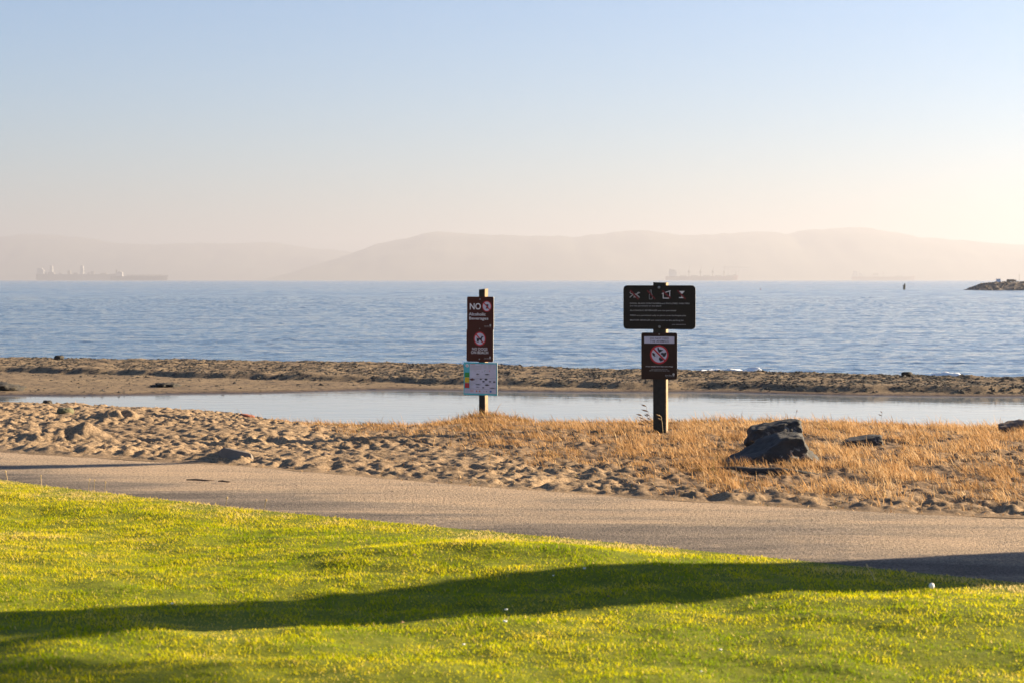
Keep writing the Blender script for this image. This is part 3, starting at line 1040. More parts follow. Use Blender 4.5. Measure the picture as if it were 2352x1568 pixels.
polys('advisory_icon', [rect(795, 935, 838, 975)], y4, M_BLUEPRINT, p3)
polys('advisory_icon', [stroke(Q(672, 505), Q(698, 480), .003)], y4, M_GREEN, p3)
polys('advisory_icon', [stroke(Q(785, 515), Q(800, 480), .004)], y4, M_REDPRINT, p3)
polys('advisory_icon', [rect(660, 950, 674, 966)], y4, M_REDPRINT, p3)


def fish(zx, zy, L, H):
    cx, cz = Q(zx, zy)
    L, H = L * kL / CL, H * kL
    b = [(cx + L * 0.5 * (u * 1.0) - L * 0.06, cz + H * 0.5 * (1 - abs(u) ** 2.2) ** 0.8) for u in np.linspace(-0.92, 0.7, 9)]
    c = [(x, 2 * cz - z) for x, z in b[::-1]]
    tail = [(cx + L * 0.26, cz), (cx + L * 0.5, cz + H * 0.38), (cx + L * 0.44, cz), (cx + L * 0.5, cz - H * 0.38)]
    fin = [(cx - L * 0.12, cz + H * 0.42), (cx + L * 0.02, cz + H * 0.66), (cx + L * 0.08, cz + H * 0.36)]
    return [b + c, tail, fin]


polys('fish_print', fish(405, 697, 118, 52), y4, simple('print_maroon', (0.10, 0.035, 0.035), rough=0.5), p3)
for a in ((525, 573, 66, 24), (742, 577, 110, 24), (597, 685, 54, 30), (715, 688, 72, 44), (660, 738, 66, 32), (805, 735, 62, 28), (900, 738, 62, 32), (540, 808, 130, 22), (740, 812, 104, 34), (525, 862, 92, 14), (652, 874, 50, 28), (860, 876, 140, 20), (725, 958, 30, 14), (556, 513, 20, 8), (632, 520, 28, 8)):
    polys('fish_print', fish(*a), y4, M_BLACKPRINT, p3)
for a in ((545, 338), (620, 340)):
    bolt(*Q(*a), y4, p3, 0.004)

# ---- right signpost
MR = POST_R[1] / 4666.0
right = empty('signpost', (POST_R[0], POST_R[1], 0), R(-12.5))
tag(right, 'thick timber signpost carrying a wide olive-black rules board over a brown animal board', 'signpost', 'signposts on the beach')
kR3 = MR / 10.69
kR4 = MR / 6.03
CR = 0.985


def P3(zx, zy): return ((zx - 1177) * kR3 / CR, EYE - (680 + zy / 10.69 - 683.5) * MR)
def P4(zx, zy): return ((zx - 427) * kR4 / CR, EYE - (800 + zy / 6.03 - 683.5) * MR)


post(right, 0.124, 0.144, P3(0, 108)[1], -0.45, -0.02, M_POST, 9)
fy = -0.072 - 0.006
x0, z0 = P3(245, 183); x1, z1 = P3(2105, 1318)
b1 = panel('sign_board', (x0 + x1) / 2, (z0 + z1) / 2, x1 - x0, z0 - z1, 0.036, fy - 0.005, 0.005, M_OLIVE, right)
y1 = fy - 0.005 - 0.0008


def S3(a, b, w): return stroke(P3(*a), P3(*b), w * kR3)


W = 24
polys('pictogram', [S3((410, 500), (500, 415), W), S3((500, 415), (570, 500), W), S3((565, 405), (665, 500), W), S3((510, 500), (560, 452), W), S3((425, 395), (500, 410), W * .8), S3((412, 385), (428, 352), W * .7), [P3(575, 415), P3(625, 355), P3(685, 365), P3(670, 382), P3(625, 400), P3(600, 425)], [P3(500, 400), P3(590, 400), P3(600, 425), P3(500, 430)]], y1, M_GREYPRINT, b1)
polys('pictogram', [S3((920, 540), (990, 540), 8), S3((916, 540), (916, 430), 8), S3((992, 540), (992, 430), 8), S3((916, 430), (938, 380), 8), S3((992, 430), (970, 380), 8), S3((938, 380), (938, 305), 8), S3((970, 380), (970, 305), 8), S3((934, 303), (974, 303), 8)], y1, M_GREYPRINT, b1)
polys('pictogram', [S3((1240, 402), (1300, 376), W * .8), S3((1330, 365), (1465, 322), W * .8), S3((1274, 395), (1274, 520), W * .8), S3((1265, 515), (1425, 515), W * .8), S3((1443, 345), (1443, 485), W * .8)], y1, M_WHITEPRINT, b1)
polys('pictogram', [[P3(1682, 330), P3(1828, 330), P3(1757, 408)], [P3(1744, 440), P3(1758, 440), P3(1758, 490), P3(1744, 490)], [P3(1680, 490), P3(1806, 490), P3(1806, 513), P3(1680, 513)]], y1, M_WHITEPRINT, b1)
for a, b, w in (((420, 310), (640, 545), 44), ((860, 310), (1065, 540), 34), ((1255, 320), (1460, 510), 44), ((1640, 310), (1845, 535), 36)):
    polys('prohibition_slash', [S3(a, b, w)], y1 - 0.0009, M_FADEDRED, b1)
for body, zx, zy, cap, wd in (('DOGS, GLASS CONTAINERS and ENCLOSED SHELTERS', 412, 670, 38, 1535), ('are not permitted on the beach', 412, 732, 36, 815), ('ALCOHOLIC BEVERAGES are not permitted', 415, 852, 38, 1190), ('FIRES are permitted only in picnic area barbeque pits', 415, 980, 38, 1440), ('MOTOR VEHICLES are restricted to the parking lot', 415, 1104, 38, 1380), ('PARK ORDINANCE 38', 1500, 1206, 20, 350)):
    x, z = P3(zx, zy)
    text(body, x, z, cap * kR3, y1, M_GREYPRINT, b1, width=wd * kR3 / CR, bold=0.01)
for a in ((1167, 235), (1180, 1255)):
    bolt(*P3(*a), y1, b1, 0.010)
x0, z0 = P4(163, 70); x1, z1 = P4(685, 748)
b2 = panel('sign_panel', (x0 + x1) / 2, (z0 + z1) / 2, x1 - x0, z0 - z1, 0.016, fy - 0.003, 0.003, M_UMBER, right)
y2 = fy - 0.003 - 0.0008
polys('heading_block', [[P4(205, 125), P4(643, 125), P4(643, 226), P4(205, 226)]], y2, M_PALEPRINT, b2)
x, z = P4(425, 168); text('DO NOT FEED', x, z, 30 * kR4, y2 - 0.0008, M_BLACKPRINT, b2, 'CENTER', width=276 * kR4, bold=0.012)
x, z = P4(425, 209); text('THE ANIMALS', x, z, 30 * kR4, y2 - 0.0008, M_BLACKPRINT, b2, 'CENTER', width=276 * kR4, bold=0.012)
cx, cz = P4(424, 387); rr = 137 * kR4
polys('sign_disc', [ring_pts(cx, cz, rr * 0.99, 48)], y2, M_PALEPRINT, b2)


def G(*pts): return [P4(*p) for p in pts]


polys('pictogram', [G((398, 285), (410, 278), (418, 290), (422, 306), (450, 312), (484, 322), (464, 332), (450, 340), (432, 342), (426, 358), (420, 358), (424, 340), (406, 330), (398, 312))], y2 - 0.0008, M_BLACKPRINT, b2)
polys('pictogram', [G((444, 372), (456, 358), (474, 356), (486, 362), (492, 372), (500, 360), (514, 352), (530, 358), (526, 376), (518, 384), (516, 404), (504, 416), (484, 416), (472, 404), (466, 388), (450, 386))], y2 - 0.0008, M_BLACKPRINT, b2)
polys('pictogram', [G((320, 360), (344, 362), (362, 376), (366, 390), (358, 392), (372, 408), (366, 418), (352, 414), (334, 400), (322, 378))], y2 - 0.0008, M_BLACKPRINT, b2)
polys('pictogram', [G((420, 440), (428, 424), (442, 424), (448, 436), (470, 440), (494, 462), (476, 474), (456, 480), (450, 490), (440, 490), (442, 478), (424, 468), (418, 452))], y2 - 0.0008, M_BLACKPRINT, b2)
polys('pictogram', [ring_pts(*P4(a, b), 3 * kR4, 6) for a, b in ((384, 400), (392, 410), (400, 402), (388, 422), (402, 416))], y2 - 0.0008, M_BLACKPRINT, b2)
annulus('prohibition_ring', cx, cz, rr * 0.83, rr, y2 - 0.0016, M_REDPRINT, b2, rr * 0.085)
x, z = P4(425, 566); text('It may actually harm them and is illegal', x, z, 15 * kR4, y2, M_WHITEPRINT, b2, 'CENTER', width=400 * kR4, bold=0.012)
x, z = P4(426, 607); text('VIOLATORS WILL BE CITED', x, z, 14 * kR4, y2, M_GREYPRINT, b2, 'CENTER', width=250 * kR4)
x, z = P4(426, 628); text('EBRPD ORDINANCE 38 SEC. 802', x, z, 14 * kR4, y2, M_GREYPRINT, b2, 'CENTER', width=296 * kR4)
x, z = P4(512, 694); logo(x, z, 27 * kR4, y2, b2)
bolt(*P4(424, 92), y2, b2, 0.006)

# ------------------------------------------------------------------ rocks and driftwood
M_BOULDER = simple('dark_boulder', (0.062, 0.058, 0.056), (0.022, 0.022, 0.024), 9, 0.85, 0.02)
M_VEIN = simple('pale_lichen', (0.30, 0.27, 0.24), (0.18, 0.16, 0.15), 12, 0.9)
M_DRIFT = simple('driftwood', (0.17, 0.115, 0.08), (0.06, 0.042, 0.034), 14, 0.9, 0.01)
M_REDWOOD = simple('red_driftwood', (0.26, 0.085, 0.05), (0.13, 0.05, 0.035), 14, 0.9)
M_WEED = simple('seaweed', (0.040, 0.032, 0.022), (0.018, 0.016, 0.014), 20, 0.8, 0.01)


def mat_boulder():
    m, nt, b = mat_new('veined_boulder')
    v = coords(nt)
    n = noise_tex(nt, v, 9, 6, 0.65)
    c = ramp(nt, n.outputs[0], [(0.3, (0.012, 0.0115, 0.011)), (0.7, (0.045, 0.038, 0.032))]).outputs[0]
    w = noise_tex(nt, v, 3.4, 5, 0.6, 1.2)
    line = math_n(nt, 'ABSOLUTE', math_n(nt, 'SUBTRACT', w.outputs[0], 0.5))
    f = ramp(nt, line, [(0.003, (1, 1, 1)), (0.014, (0, 0, 0))]).outputs[0]
    gate = ramp(nt, noise_tex(nt, v, 2.2, 2, 0.5).outputs[0], [(0.52, (0, 0, 0)), (0.6, (1, 1, 1))]).outputs[0]
    c = mixc(nt, math_n(nt, 'MULTIPLY', f, gate), c, (0.26, 0.23, 0.20))
    b.inputs['Roughness'].default_value = 0.85
    nt.links.new(c, b.inputs['Base Color'])
    bump(nt, b, n.outputs[0], 1.0, 0.03)
    return m


M_BOULDER = mat_boulder()


def rock(name, loc, dims, planes, seed, mat, amp=0.06, rz=0.0, sub=4, tilt=0.0):
    bm = bmesh.new()
    bmesh.ops.create_icosphere(bm, subdivisions=sub, radius=1.25)
    pl = [(Vector(n).normalized(), d) for n, d in planes]
    for v in bm.verts:
        p = v.co.copy()
        for _ in range(2):
            for n, d in pl:
                k = p.dot(n) - d
                if k > 0: p -= n * k
        q = p * 1.7 + Vector((seed * 3.1, seed, 0))
        r = mnoise.fractal(q, 0.7, 2.1, 6)
        rid = abs(mnoise.noise(q * 1.3)) + 0.6 * abs(mnoise.noise(q * 3.1))
        cell = mnoise.voronoi(q * 1.5)[0][0]
        p += p.normalized() * amp * (1.1 * r - 1.5 * rid + 0.9 * cell)
        v.co = Vector((p.x * dims[0], p.y * dims[1], p.z * dims[2]))
    o = from_bm(name, bm, mat, None, False)
    o.data.shade_smooth()
    o.location = loc
    o.rotation_euler = (0, tilt, rz)
    return o


def gz(x, y): return float(z_dune(np.array(float(x)), np.array(float(y)), False))


def gzb(x, y): return float(z_bar(np.array(float(x)), np.array(float(y)), False))


a = px(1786, 1070, 14.75)
o = rock('boulder', (a.x, a.y, a.z - 0.01), (0.37, 0.30, 0.245), [((1, -0.1, 0.40), 0.80), ((-0.02, -0.15, 1), 0.98), ((-0.62, -0.1, 0.72), 0.72), ((0.1, -1, 0.28), 0.72), ((0, 1, 0.2), 0.8), ((-1, 0, 0), 1.06)], 2, M_BOULDER, 0.075, sub=5)
tag(o, 'large dark flat-topped boulder in dry grass with pale streaks', 'boulder', 'boulders in the dry grass')
a = px(1788, 1000, 15.75)
o = rock('boulder', (a.x, a.y, a.z - 0.01), (0.225, 0.20, 0.135), [((1, -0.1, 0.05), 0.84), ((-0.30, -0.1, 1), 0.80), ((0.1, -1, 0.3), 0.7), ((0, 1, 0.2), 0.8), ((-1, 0, 0.2), 1.1)], 5, M_BOULDER, 0.08, sub=5)
tag(o, 'dark slanted boulder slab rising right, behind the large flat-topped boulder', 'boulder', 'boulders in the dry grass')
a = px(1990, 1017, 16.3)
o = rock('boulder', (a.x, a.y, a.z - 0.01), (0.165, 0.14, 0.082), [((1, -0.1, 0.05), 0.82), ((-0.32, -0.1, 1), 0.72), ((0, -1, 0.3), 0.7), ((-1, 0, 0.2), 1.15)], 8, M_BOULDER, 0.06)
tag(o, 'small low wedge-shaped dark boulder alone in dry grass', 'boulder', 'boulders in the dry grass')
a = px(1903, 1052, 15.2)
o = rock('rock_slab', (a.x, a.y, a.z - 0.02), (0.13, 0.16, 0.06), [((0, 0, 1), 0.7)], 11, M_DRIFT, 0.10)
tag(o, 'low brown half-buried rock just right of the large boulder', 'rock')
a = px(2345, 985, 18.6)
o = rock('tree_stump', (a.x + 0.05, a.y, a.z), (0.22, 0.22, 0.11), [((0, 0, 1), 0.8), ((-0.5, 0, 1), 0.75)], 14, M_DRIFT, 0.16)
tag(o, 'dark brown weathered stump in dry grass at the right edge', 'stump')


def log(name, pts, rads, mat, seed, seg=10):
    bm = bmesh.new()
    rings = []
    P = [Vector(p) for p in pts]
    for i, (p, r) in enumerate(zip(P, rads)):
        d = (P[min(i + 1, len(P) - 1)] - P[max(i - 1, 0)]).normalized()
        u = d.cross(Vector((0, 0, 1))).normalized(); w = u.cross(d)
        rings.append([bm.verts.new(p + (u * math.cos(t) + w * math.sin(t)) * r * (1 + 0.22 * mnoise.noise(p * 8 + Vector((math.cos(t), math.sin(t), seed))))) for t in (2 * math.pi * k / seg for k in range(seg))])
    for a, b in zip(rings, rings[1:]):
        for k in range(seg):
            bm.faces.new((a[k], a[(k + 1) % seg], b[(k + 1) % seg], b[k]))
    bm.faces.new(rings[0]); bm.faces.new(rings[-1])
    return from_bm(name, bm, mat, None, True)


pts = []; rads = []
for k, (u, w) in enumerate(((1590, 1088), (1640, 1083), (1690, 1086), (1740, 1082), (1790, 1081), (1830, 1090), (1880, 1103))):
    q = px(u, w, 14.05 - 0.03 * k)
    pts.append((q.x, q.y, gz(q.x, q.y) + 0.014 - 0.004 * abs(k - 3))); rads.append((0.012, 0.026, 0.034, 0.026, 0.038, 0.026, 0.010)[k])
o = log('driftwood_log', pts, rads, M_BOULDER, 4)
tag(o, 'long dark half-buried driftwood log in front of the large boulder', 'driftwood')

a = px(545, 1052, 15.0)
o = rock('driftwood_board', (a.x, a.y, a.z + 0.02), (0.12, 0.05, 0.075), [((0.35, 0, 1), 0.55), ((0, -1, 0.5), 0.6), ((1, 0, 0.3), 0.9)], 17, simple('grey_board', (0.19, 0.155, 0.125), (0.12, 0.10, 0.085), 9, 0.9), 0.05)
tag(o, 'grey tilted board half sunk in sand beside the path', 'board')
a = px(566, 944, 22.0)
o = rock('driftwood_chunk', (a.x, a.y, gz(a.x, a.y) + 0.03), (0.075, 0.06, 0.04), [((0.3, 0, 1), 0.6)], 19, M_REDWOOD, 0.1)
tag(o, 'small reddish driftwood chunk on the sand, left of the pond', 'driftwood')
a = px(150, 953, 20.0)
o = rock('sand_rock', (a.x, a.y, gz(a.x, a.y) + 0.03), (0.07, 0.07, 0.05), [((0, 0, 1), 0.8)], 21, simple('mossy_rock', (0.13, 0.12, 0.06), (0.07, 0.065, 0.04), 10, 0.9), 0.08)
tag(o, 'small mossy rock lying on the lumpy sand at the left', 'rock')
a = px(109, 913, 27.0)
o = rock('stone', (a.x, a.y, POND_Z + 0.03), (0.055, 0.05, 0.055), [((0, 0, 1), 0.8)], 23, M_WEED, 0.08)
tag(o, 'small black stone at the near edge of the pond', 'stone')
a = px(2054, 868, 33.0)
o = rock('stone', (a.x, c_crest(a.x) + 0.1, gzb(a.x, c_crest(a.x) + 0.1) + 0.04), (0.075, 0.06, 0.045), [((0, 0, 1), 0.8)], 25, M_WEED, 0.1)
tag(o, 'black stone on top of the sandbar at the surf, right of both signposts', 'stone')
a = px(118, 828, 38.0)
o = rock('stone', (a.x, c_crest(a.x) + 0.0, gzb(a.x, c_crest(a.x)) + 0.04), (0.08, 0.08, 0.055), [((0, 0, 1), 0.8)], 27, M_WEED, 0.1)
tag(o, 'black stone on the crest of the sandbar at the far left', 'stone')
a = px(380, 897, 31.0)
o = rock('seaweed_heap', (a.x, a.y, gzb(a.x, a.y) + 0.0), (0.18, 0.2, 0.045), [], 29, M_WEED, 0.3)
tag(o, 'dark seaweed heap on the sandbar beside the pond, left half', 'seaweed')
a = px(4, 903, 30.2)
o = rock('seaweed_heap', (a.x - 0.1, a.y, gzb(a.x, a.y)), (0.34, 0.4, 0.085), [], 31, M_WEED, 0.3)
tag(o, 'dark seaweed heap at the left edge where the pond ends', 'seaweed')

# ------------------------------------------------------------------ grass
def blades(name, P, h, w, lean, tint, mat, segs=2):
    """P (n,3) roots, h heights, w widths, lean (n,2) tip offset in units of h"""
    n = len(P)
    az = rng.uniform(0, math.pi, n)
    wx, wy = np.cos(az) * w * 0.5, np.sin(az) * w * 0.5
    ts = np.linspace(0, 1, segs + 1)
    ring = []
    for t in ts[:-1]:
        c = np.stack([P[:, 0] + lean[:, 0] * h * t ** 1.7, P[:, 1] + lean[:, 1] * h * t ** 1.7, P[:, 2] + h * t * (1 - 0.15 * t * (lean ** 2).sum(1))], -1)
        k = 1 - 0.45 * t
        d = np.stack([wx * k, wy * k, np.zeros(n)], -1)
        ring += [c - d, c + d]
    tip = np.stack([P[:, 0] + lean[:, 0] * h, P[:, 1] + lean[:, 1] * h, P[:, 2] + h * (1 - 0.15 * (lean ** 2).sum(1))], -1)
    ring.append(tip)
    m = len(ring)
    V = np.stack(ring, 1).reshape(-1, 3)
    base = (np.arange(n) * m)[:, None]
    faces = []; sizes = []
    fl = []
    for s in range(segs - 1):
        fl.append(np.array([2 * s, 2 * s + 1, 2 * s + 3, 2 * s + 2]))
    last = np.array([2 * segs - 2, 2 * segs - 1, 2 * segs])
    loops = np.concatenate([f for f in fl] + [last])
    L = (base + loops[None, :]).reshape(-1)
    sz = np.tile(np.array([4] * (segs - 1) + [3]), n)
    o = from_np(name, V, L, sz, mat)
    at = o.data.attributes.new('tint', 'FLOAT', 'POINT')
    at.data.foreach_set('value', np.repeat(tint.astype(np.float32), m))
    return tag(o, kind='stuff')


# mown lawn
n = 450000
y = np.sqrt(rng.uniform(5.3 ** 2, 15.2 ** 2, n))
x = rng.uniform(-1, 1, n) * (0.268 * y + 0.9)
ok = y < c_lawn(x) + 0.09 * gnoise(x * 2.2, y * 2.2, 3) + 0.06 * gnoise(x * 9, y * 9, 4) + 0.01
x, y = x[ok], y[ok]
d = c_lawn(x) - y
bare = sst(0.30, 0.46, gnoise(x * 1.3, y * 1.6, 101)) * 0.5
spot = np.exp(-(((x + 1.15) / 0.22) ** 2 + ((y - 7.72) / 0.28) ** 2))
bare = np.clip(bare + 0.9 * spot + 0.35 * sst(0.25, 0.0, d), 0, 1)
keep = rng.uniform(0, 1, len(x)) > bare * 0.65
x, y, d, bare, spot = x[keep], y[keep], d[keep], bare[keep], spot[keep]
clump = gnoise(x * 4.5, y * 4.5, 102)
hh = 0.0155 * (1 + 0.95 * clump + 0.25 * gnoise(x * 13, y * 13, 103)) * rng.uniform(0.6, 1.35, len(x)) * (1 - 0.5 * bare)
hh = np.clip(hh, 0.008, 0.06)
dry = 0.34 + 0.60 * gnoise(x * 0.55 + 3, y * 0.75, 104) + 0.55 * gnoise(x * 2.3, y * 2.6, 105) + 0.35 * gnoise(x * 7, y * 7, 106) + 0.50 * sst(1.0, 0.05, d) + 0.5 * spot + 0.12 * sst(0.5, -3, x) * sst(7, 11, y)
tint = np.clip(dry + rng.normal(0, 0.15, len(x)), 0, 1)
stray = rng.uniform(0, 1, len(x)) < 0.06
tint = np.where(stray, rng.uniform(0.75, 1, len(x)), tint)
lean = rng.normal(0, 0.62, (len(x), 2)) + np.array([-0.15, -0.1])
blades('lawn_grass', np.stack([x, y, z_lawn(x, y) - 0.004], -1), hh, rng.uniform(0.0028, 0.0056, len(x)), lean, tint, M_LAWN)

# dry grass on the low dune
n = 540000
y = rng.uniform(11.0, 24.8, n)
x = rng.uniform(-1, 1, n) * (0.268 * y + 2.6)
keep = rng.uniform(0, 1, n) < sst(2.6, 0.7, np.abs(x) - 0.268 * y + 0.5 * gnoise(x * 1.2, y * 1.2, 118))
x, y = x[keep], y[keep]
ok = (y > c_path(x) + 0.15) & (y < c_near(x) - 0.3)
x, y = x[ok], y[ok]
mk = straw_mask(x, y)
tuft = gnoise(x * 2.4, y * 2.4, 111) + 0.5 * gnoise(x * 6.5, y * 6.5, 112)
mound = np.exp(-(((x - POST_L[0] - 0.05) / 0.5) ** 2 + ((y - POST_L[1]) / 0.7) ** 2))
prob = np.clip(mk * (0.20 + 0.14 * sst(0.4, 1.8, x) + 1.9 * tuft) + 0.02 * sst(0.0, 1.5, y - c_straw(x) + 1.4) * (tuft > 0.35), 0, 1)
prob = np.clip(prob + mound * 0.9, 0, 1)
keep = rng.uniform(0, 1, len(x)) < prob
x, y, tuft, mk, mound = x[keep], y[keep], tuft[keep], mk[keep], mound[keep]
hh = (0.046 + 0.014 * sst(0.3, 2.0, x)) * (0.75 + 0.65 * np.clip(tuft, -0.6, 1) + 0.5 * mound) * rng.uniform(0.45, 1.6, len(x))
hh = hh * np.where(rng.uniform(0, 1, len(x)) < 0.10, 1.75, 1.0)
lean = np.stack([-0.42 + rng.normal(0, 0.40, len(x)), rng.normal(0, 0.38, len(x))], -1) + 0.35 * np.stack([gnoise(x * 1.4, y * 1.4, 114), gnoise(x * 1.4, y * 1.4, 115)], -1)
tint = np.clip(0.44 + 0.14 * sst(0.2, 2.0, x) + 0.35 * gnoise(x * 0.9, y * 0.9, 116) + rng.normal(0, 0.17, len(x)) - 0.3 * sst(0.25, 0.5, gnoise(x * 0.6 + 8, y * 0.9, 117)), 0, 1)
blades('dry_grass', np.stack([x, y, z_dune(x, y) - 0.006], -1), hh, rng.uniform(0.0030, 0.0075, len(x)), lean, tint, M_STRAW, 3)
print('straw blades', len(x))

# dead straw and twigs lying on the sand between grass and path
n = 26000
y = rng.uniform(11.3, 24.0, n)
x = rng.uniform(-1, 1, n) * (0.268 * y + 0.8)
w_ = np.clip(1.0 * sst(-2.0, 0.3, x + 0.2 * (y - 15)) + 0.12, 0, 1) * (0.6 + 0.8 * gnoise(x * 1.3, y * 1.3, 121))
ok = (y > c_path(x) - 0.03) & (y < c_near(x) - 0.5) & (rng.uniform(0, 1, n) < w_)
x, y = x[ok], y[ok]
hh = rng.uniform(0.008, 0.03, len(x))
a_ = rng.uniform(0, 6.283, len(x)); l_ = rng.uniform(1.0, 3.2, len(x))
blades('straw_litter', np.stack([x, y, z_dune(x, y) + 0.002], -1), hh, rng.uniform(0.004, 0.010, len(x)), np.stack([np.cos(a_) * l_, np.sin(a_) * l_], -1) * 0.8, np.clip(rng.normal(0.5, 0.25, len(x)), 0, 1), M_STRAW, 2)


def flakes(name, x, y, zf, smin, smax, mat, lift=0.35):
    """small crumpled scraps (weed, bark) lying on the sand: bent low tents"""
    n = len(x)
    a = rng.uniform(0, 6.283, n); s = rng.uniform(smin, smax, n) * rng.uniform(0.5, 1.3, n); b = s * rng.uniform(0.25, 0.7, n)
    z = zf(x, y)
    ca, sa = np.cos(a), np.sin(a)
    def pt(u, v, h): return np.stack([x + ca * u * s - sa * v * b, y + sa * u * s + ca * v * b, z + h * s], -1)
    V = np.stack([pt(-1, 0.1, -0.1), pt(-0.2, -1, -0.1), pt(1, -0.2, -0.1), pt(0.3, 1, -0.1), pt(rng.uniform(-.4, .4, n), 0, lift * rng.uniform(0.5, 1.3, n))], 1).reshape(-1, 3)
    lp = np.array([0, 1, 4, 1, 2, 4, 2, 3, 4, 3, 0, 4])
    L = ((np.arange(n) * 5)[:, None] + lp).reshape(-1)
    return tag(from_np(name, V, L, np.full(4 * n, 3), mat), kind='stuff')


n = 60000
x = rng.uniform(-10.5, 10.5, n)
u = rng.uniform(0, 1, n)
y = c_far(x) + 0.1 + u * (c_crest(x) + 0.8 - c_far(x))
up = sst(-0.2, 0.4, y - c_step(x))
k = rng.uniform(0, 1, n) < np.clip((0.10 + 0.75 * up) * (0.5 + 1.3 * gnoise(x * 1.1, y * 2.2, 131) + 0.7 * gnoise(x * 4, y * 5, 132)), 0.01, 1)
flakes('beach_wrack', x[k], y[k], z_bar, 0.015, 0.06, M_WEED)
n = 13000
y = rng.uniform(12, 28, n)
x = rng.uniform(-1, 1, n) * (0.268 * y + 0.8)
k = (y > c_path(x) + 0.05) & (y < c_near(x) + 0.1) & (rng.uniform(0, 1, n) < np.clip(0.25 + 0.8 * gnoise(x * 0.9, y * 0.9, 135), 0.02, 1))
flakes('twig_litter', x[k], y[k], z_dune, 0.012, 0.035, M_DRIFT)
n = 110
y = rng.uniform(6.2, 13, n)
x = rng.uniform(-1, 1, n) * (0.268 * y + 0.5)
k = y < c_lawn(x) - 0.05
flakes('leaf_litter', x[k], y[k], lambda x, y: z_lawn(x, y) + 0.018, 0.005, 0.012, simple('dead_leaf', (0.20, 0.13, 0.05), (0.12, 0.07, 0.035), 6, 0.8), 0.5)
n = 1500
y = rng.uniform(8.5, 16.5, n)
x = rng.uniform(-1, 1, n) * (0.268 * y + 0.8)
k = (y > c_lawn(x) + 0.05) & (y < c_path(x) - 0.02)
flakes('path_grit', x[k], y[k], z_path, 0.004, 0.012, M_DRIFT)

# ------------------------------------------------------------------ single stalks, scraps and twigs
M_OAT = simple('seed_head', (0.20, 0.11, 0.06), (0.10, 0.06, 0.04), 30, 0.9)
M_STALK = simple('straw_stalk', (0.55, 0.40, 0.20), (0.42, 0.29, 0.14), 30, 0.8)
M_SCRAP = simple('white_scrap', (0.80, 0.78, 0.74), (0.7, 0.68, 0.64), 40, 0.7)


def stalk(name, loc, h, lean, mat, headmat, label, cat, group=None, head=0.05, n_heads=1, r=0.0022):
    t = tag(empty(name, loc), label, cat, group)
    bm = bmesh.new()
    pts = [Vector((lean[0] * h * s ** 1.8, lean[1] * h * s ** 1.8, h * s - 0.01)) for s in np.linspace(0, 1, 6)]
    for a, b in zip(pts, pts[1:]):
        bar_bm(bm, a, b, r, 5, r * 0.8)
    from_bm('stem', bm, mat, t)
    for k in range(n_heads):
        p = pts[-1 - (k % 4)] if n_heads > 1 else pts[-1]
        bm = bmesh.new()
        a = rng.uniform(-0.5, 0.5)
        e = p + Vector((lean[0] * 0.6 * head + (-head if n_heads > 1 else 0) * rng.uniform(.5, 1), 0.01 * a, head * (0.35 if n_heads > 1 else 0.9)))
        m_ = (p + e) / 2
        bar_bm(bm, p, m_, 0.002, 6, 0.006); bar_bm(bm, m_, e, 0.006, 6, 0.001)
        from_bm('seed_head', bm, headmat, t)
    return t


# tall wild oats left of the right post
for k, (u, w, hgt) in enumerate(((1490, 958, 0.22), (1497, 962, 0.17), (1484, 960, 0.13))):
    p = px(u, w, 18.35)
    stalk('wild_oat', (p.x, p.y, gz(p.x, p.y)), hgt + 0.02, (-0.10 - 0.08 * k, 0.0), M_OAT, M_OAT, ('tallest dark wild oat with drooping seed heads, left of the thick signpost', 'middle dark wild oat stalk, nearest the left side of the thick signpost', 'shortest dark wild oat, furthest left of the thick signpost')[k], 'grass stalk', 'wild oats beside the thick signpost', 0.055, 5, 0.0016)
p = px(1513, 992, 17.8)
stalk('wild_oat', (p.x + 0.04, p.y, gz(p.x, p.y)), 0.17, (-0.1, 0), M_STALK, M_STALK, 'pale straw stalk standing against the foot of the thick signpost', 'grass stalk', None, 0.06, 2, 0.002)
p = px(2022, 958, 20.3)
stalk('wild_oat', (p.x, p.y, gz(p.x, p.y)), 0.16, (0.12, 0), M_OAT, M_OAT, 'lone dark seed stalk against the pond, above the wedge-shaped boulder', 'grass stalk', None, 0.04, 2, 0.0016)
p = px(1823, 945, 20.3)
stalk('wild_oat', (p.x, p.y, gz(p.x, p.y)), 0.13, (0.25, 0), M_OAT, M_OAT, 'thin leaning stalk against the pond, just above the boulder slab', 'grass stalk', None, 0.03, 1, 0.0016)


def gl(x, y): return float(z_lawn(np.array(float(x)), np.array(float(y))))


for u, h, lab in ((18, .05, 'pale seed stalk on the lawn edge, nearest the left border'), (95, .05, 'pale seed stalk on the lawn edge, second from the left border'), (203, .06, 'left stalk of the three close pale stalks on the lawn edge'), (216, .06, 'middle stalk of the three close pale stalks on the lawn edge'), (240, .055, 'right stalk of the three close pale stalks on the lawn edge'), (518, .04, 'short pale stalk on the lawn edge, below the two path twigs'), (606, .05, 'pale stalk on the lawn edge, furthest right of the row')):
    X = (u - 1176) / FPX * 12.8
    for _ in range(4):
        Y = float(c_lawn(np.array(X))) - 0.04
        X = (u - 1176) / FPX * Y
    stalk('grass_stalk', (X, Y, gl(X, Y)), h + 0.02, (rng.uniform(-.3, .3), 0), M_STALK, M_STALK, lab, 'grass stalk', 'seed stalks on the lawn edge', 0.02, 1, 0.002)
p = px(2010, 1340, 8.9)
stalk('grass_stalk', (p.x, p.y, gl(p.x, p.y)), 0.075, (-0.45, 0), M_STALK, M_STALK, 'single leaning pale stalk at the shadow edge, right side of lawn', 'grass stalk', None, 0.025, 1, 0.0022)

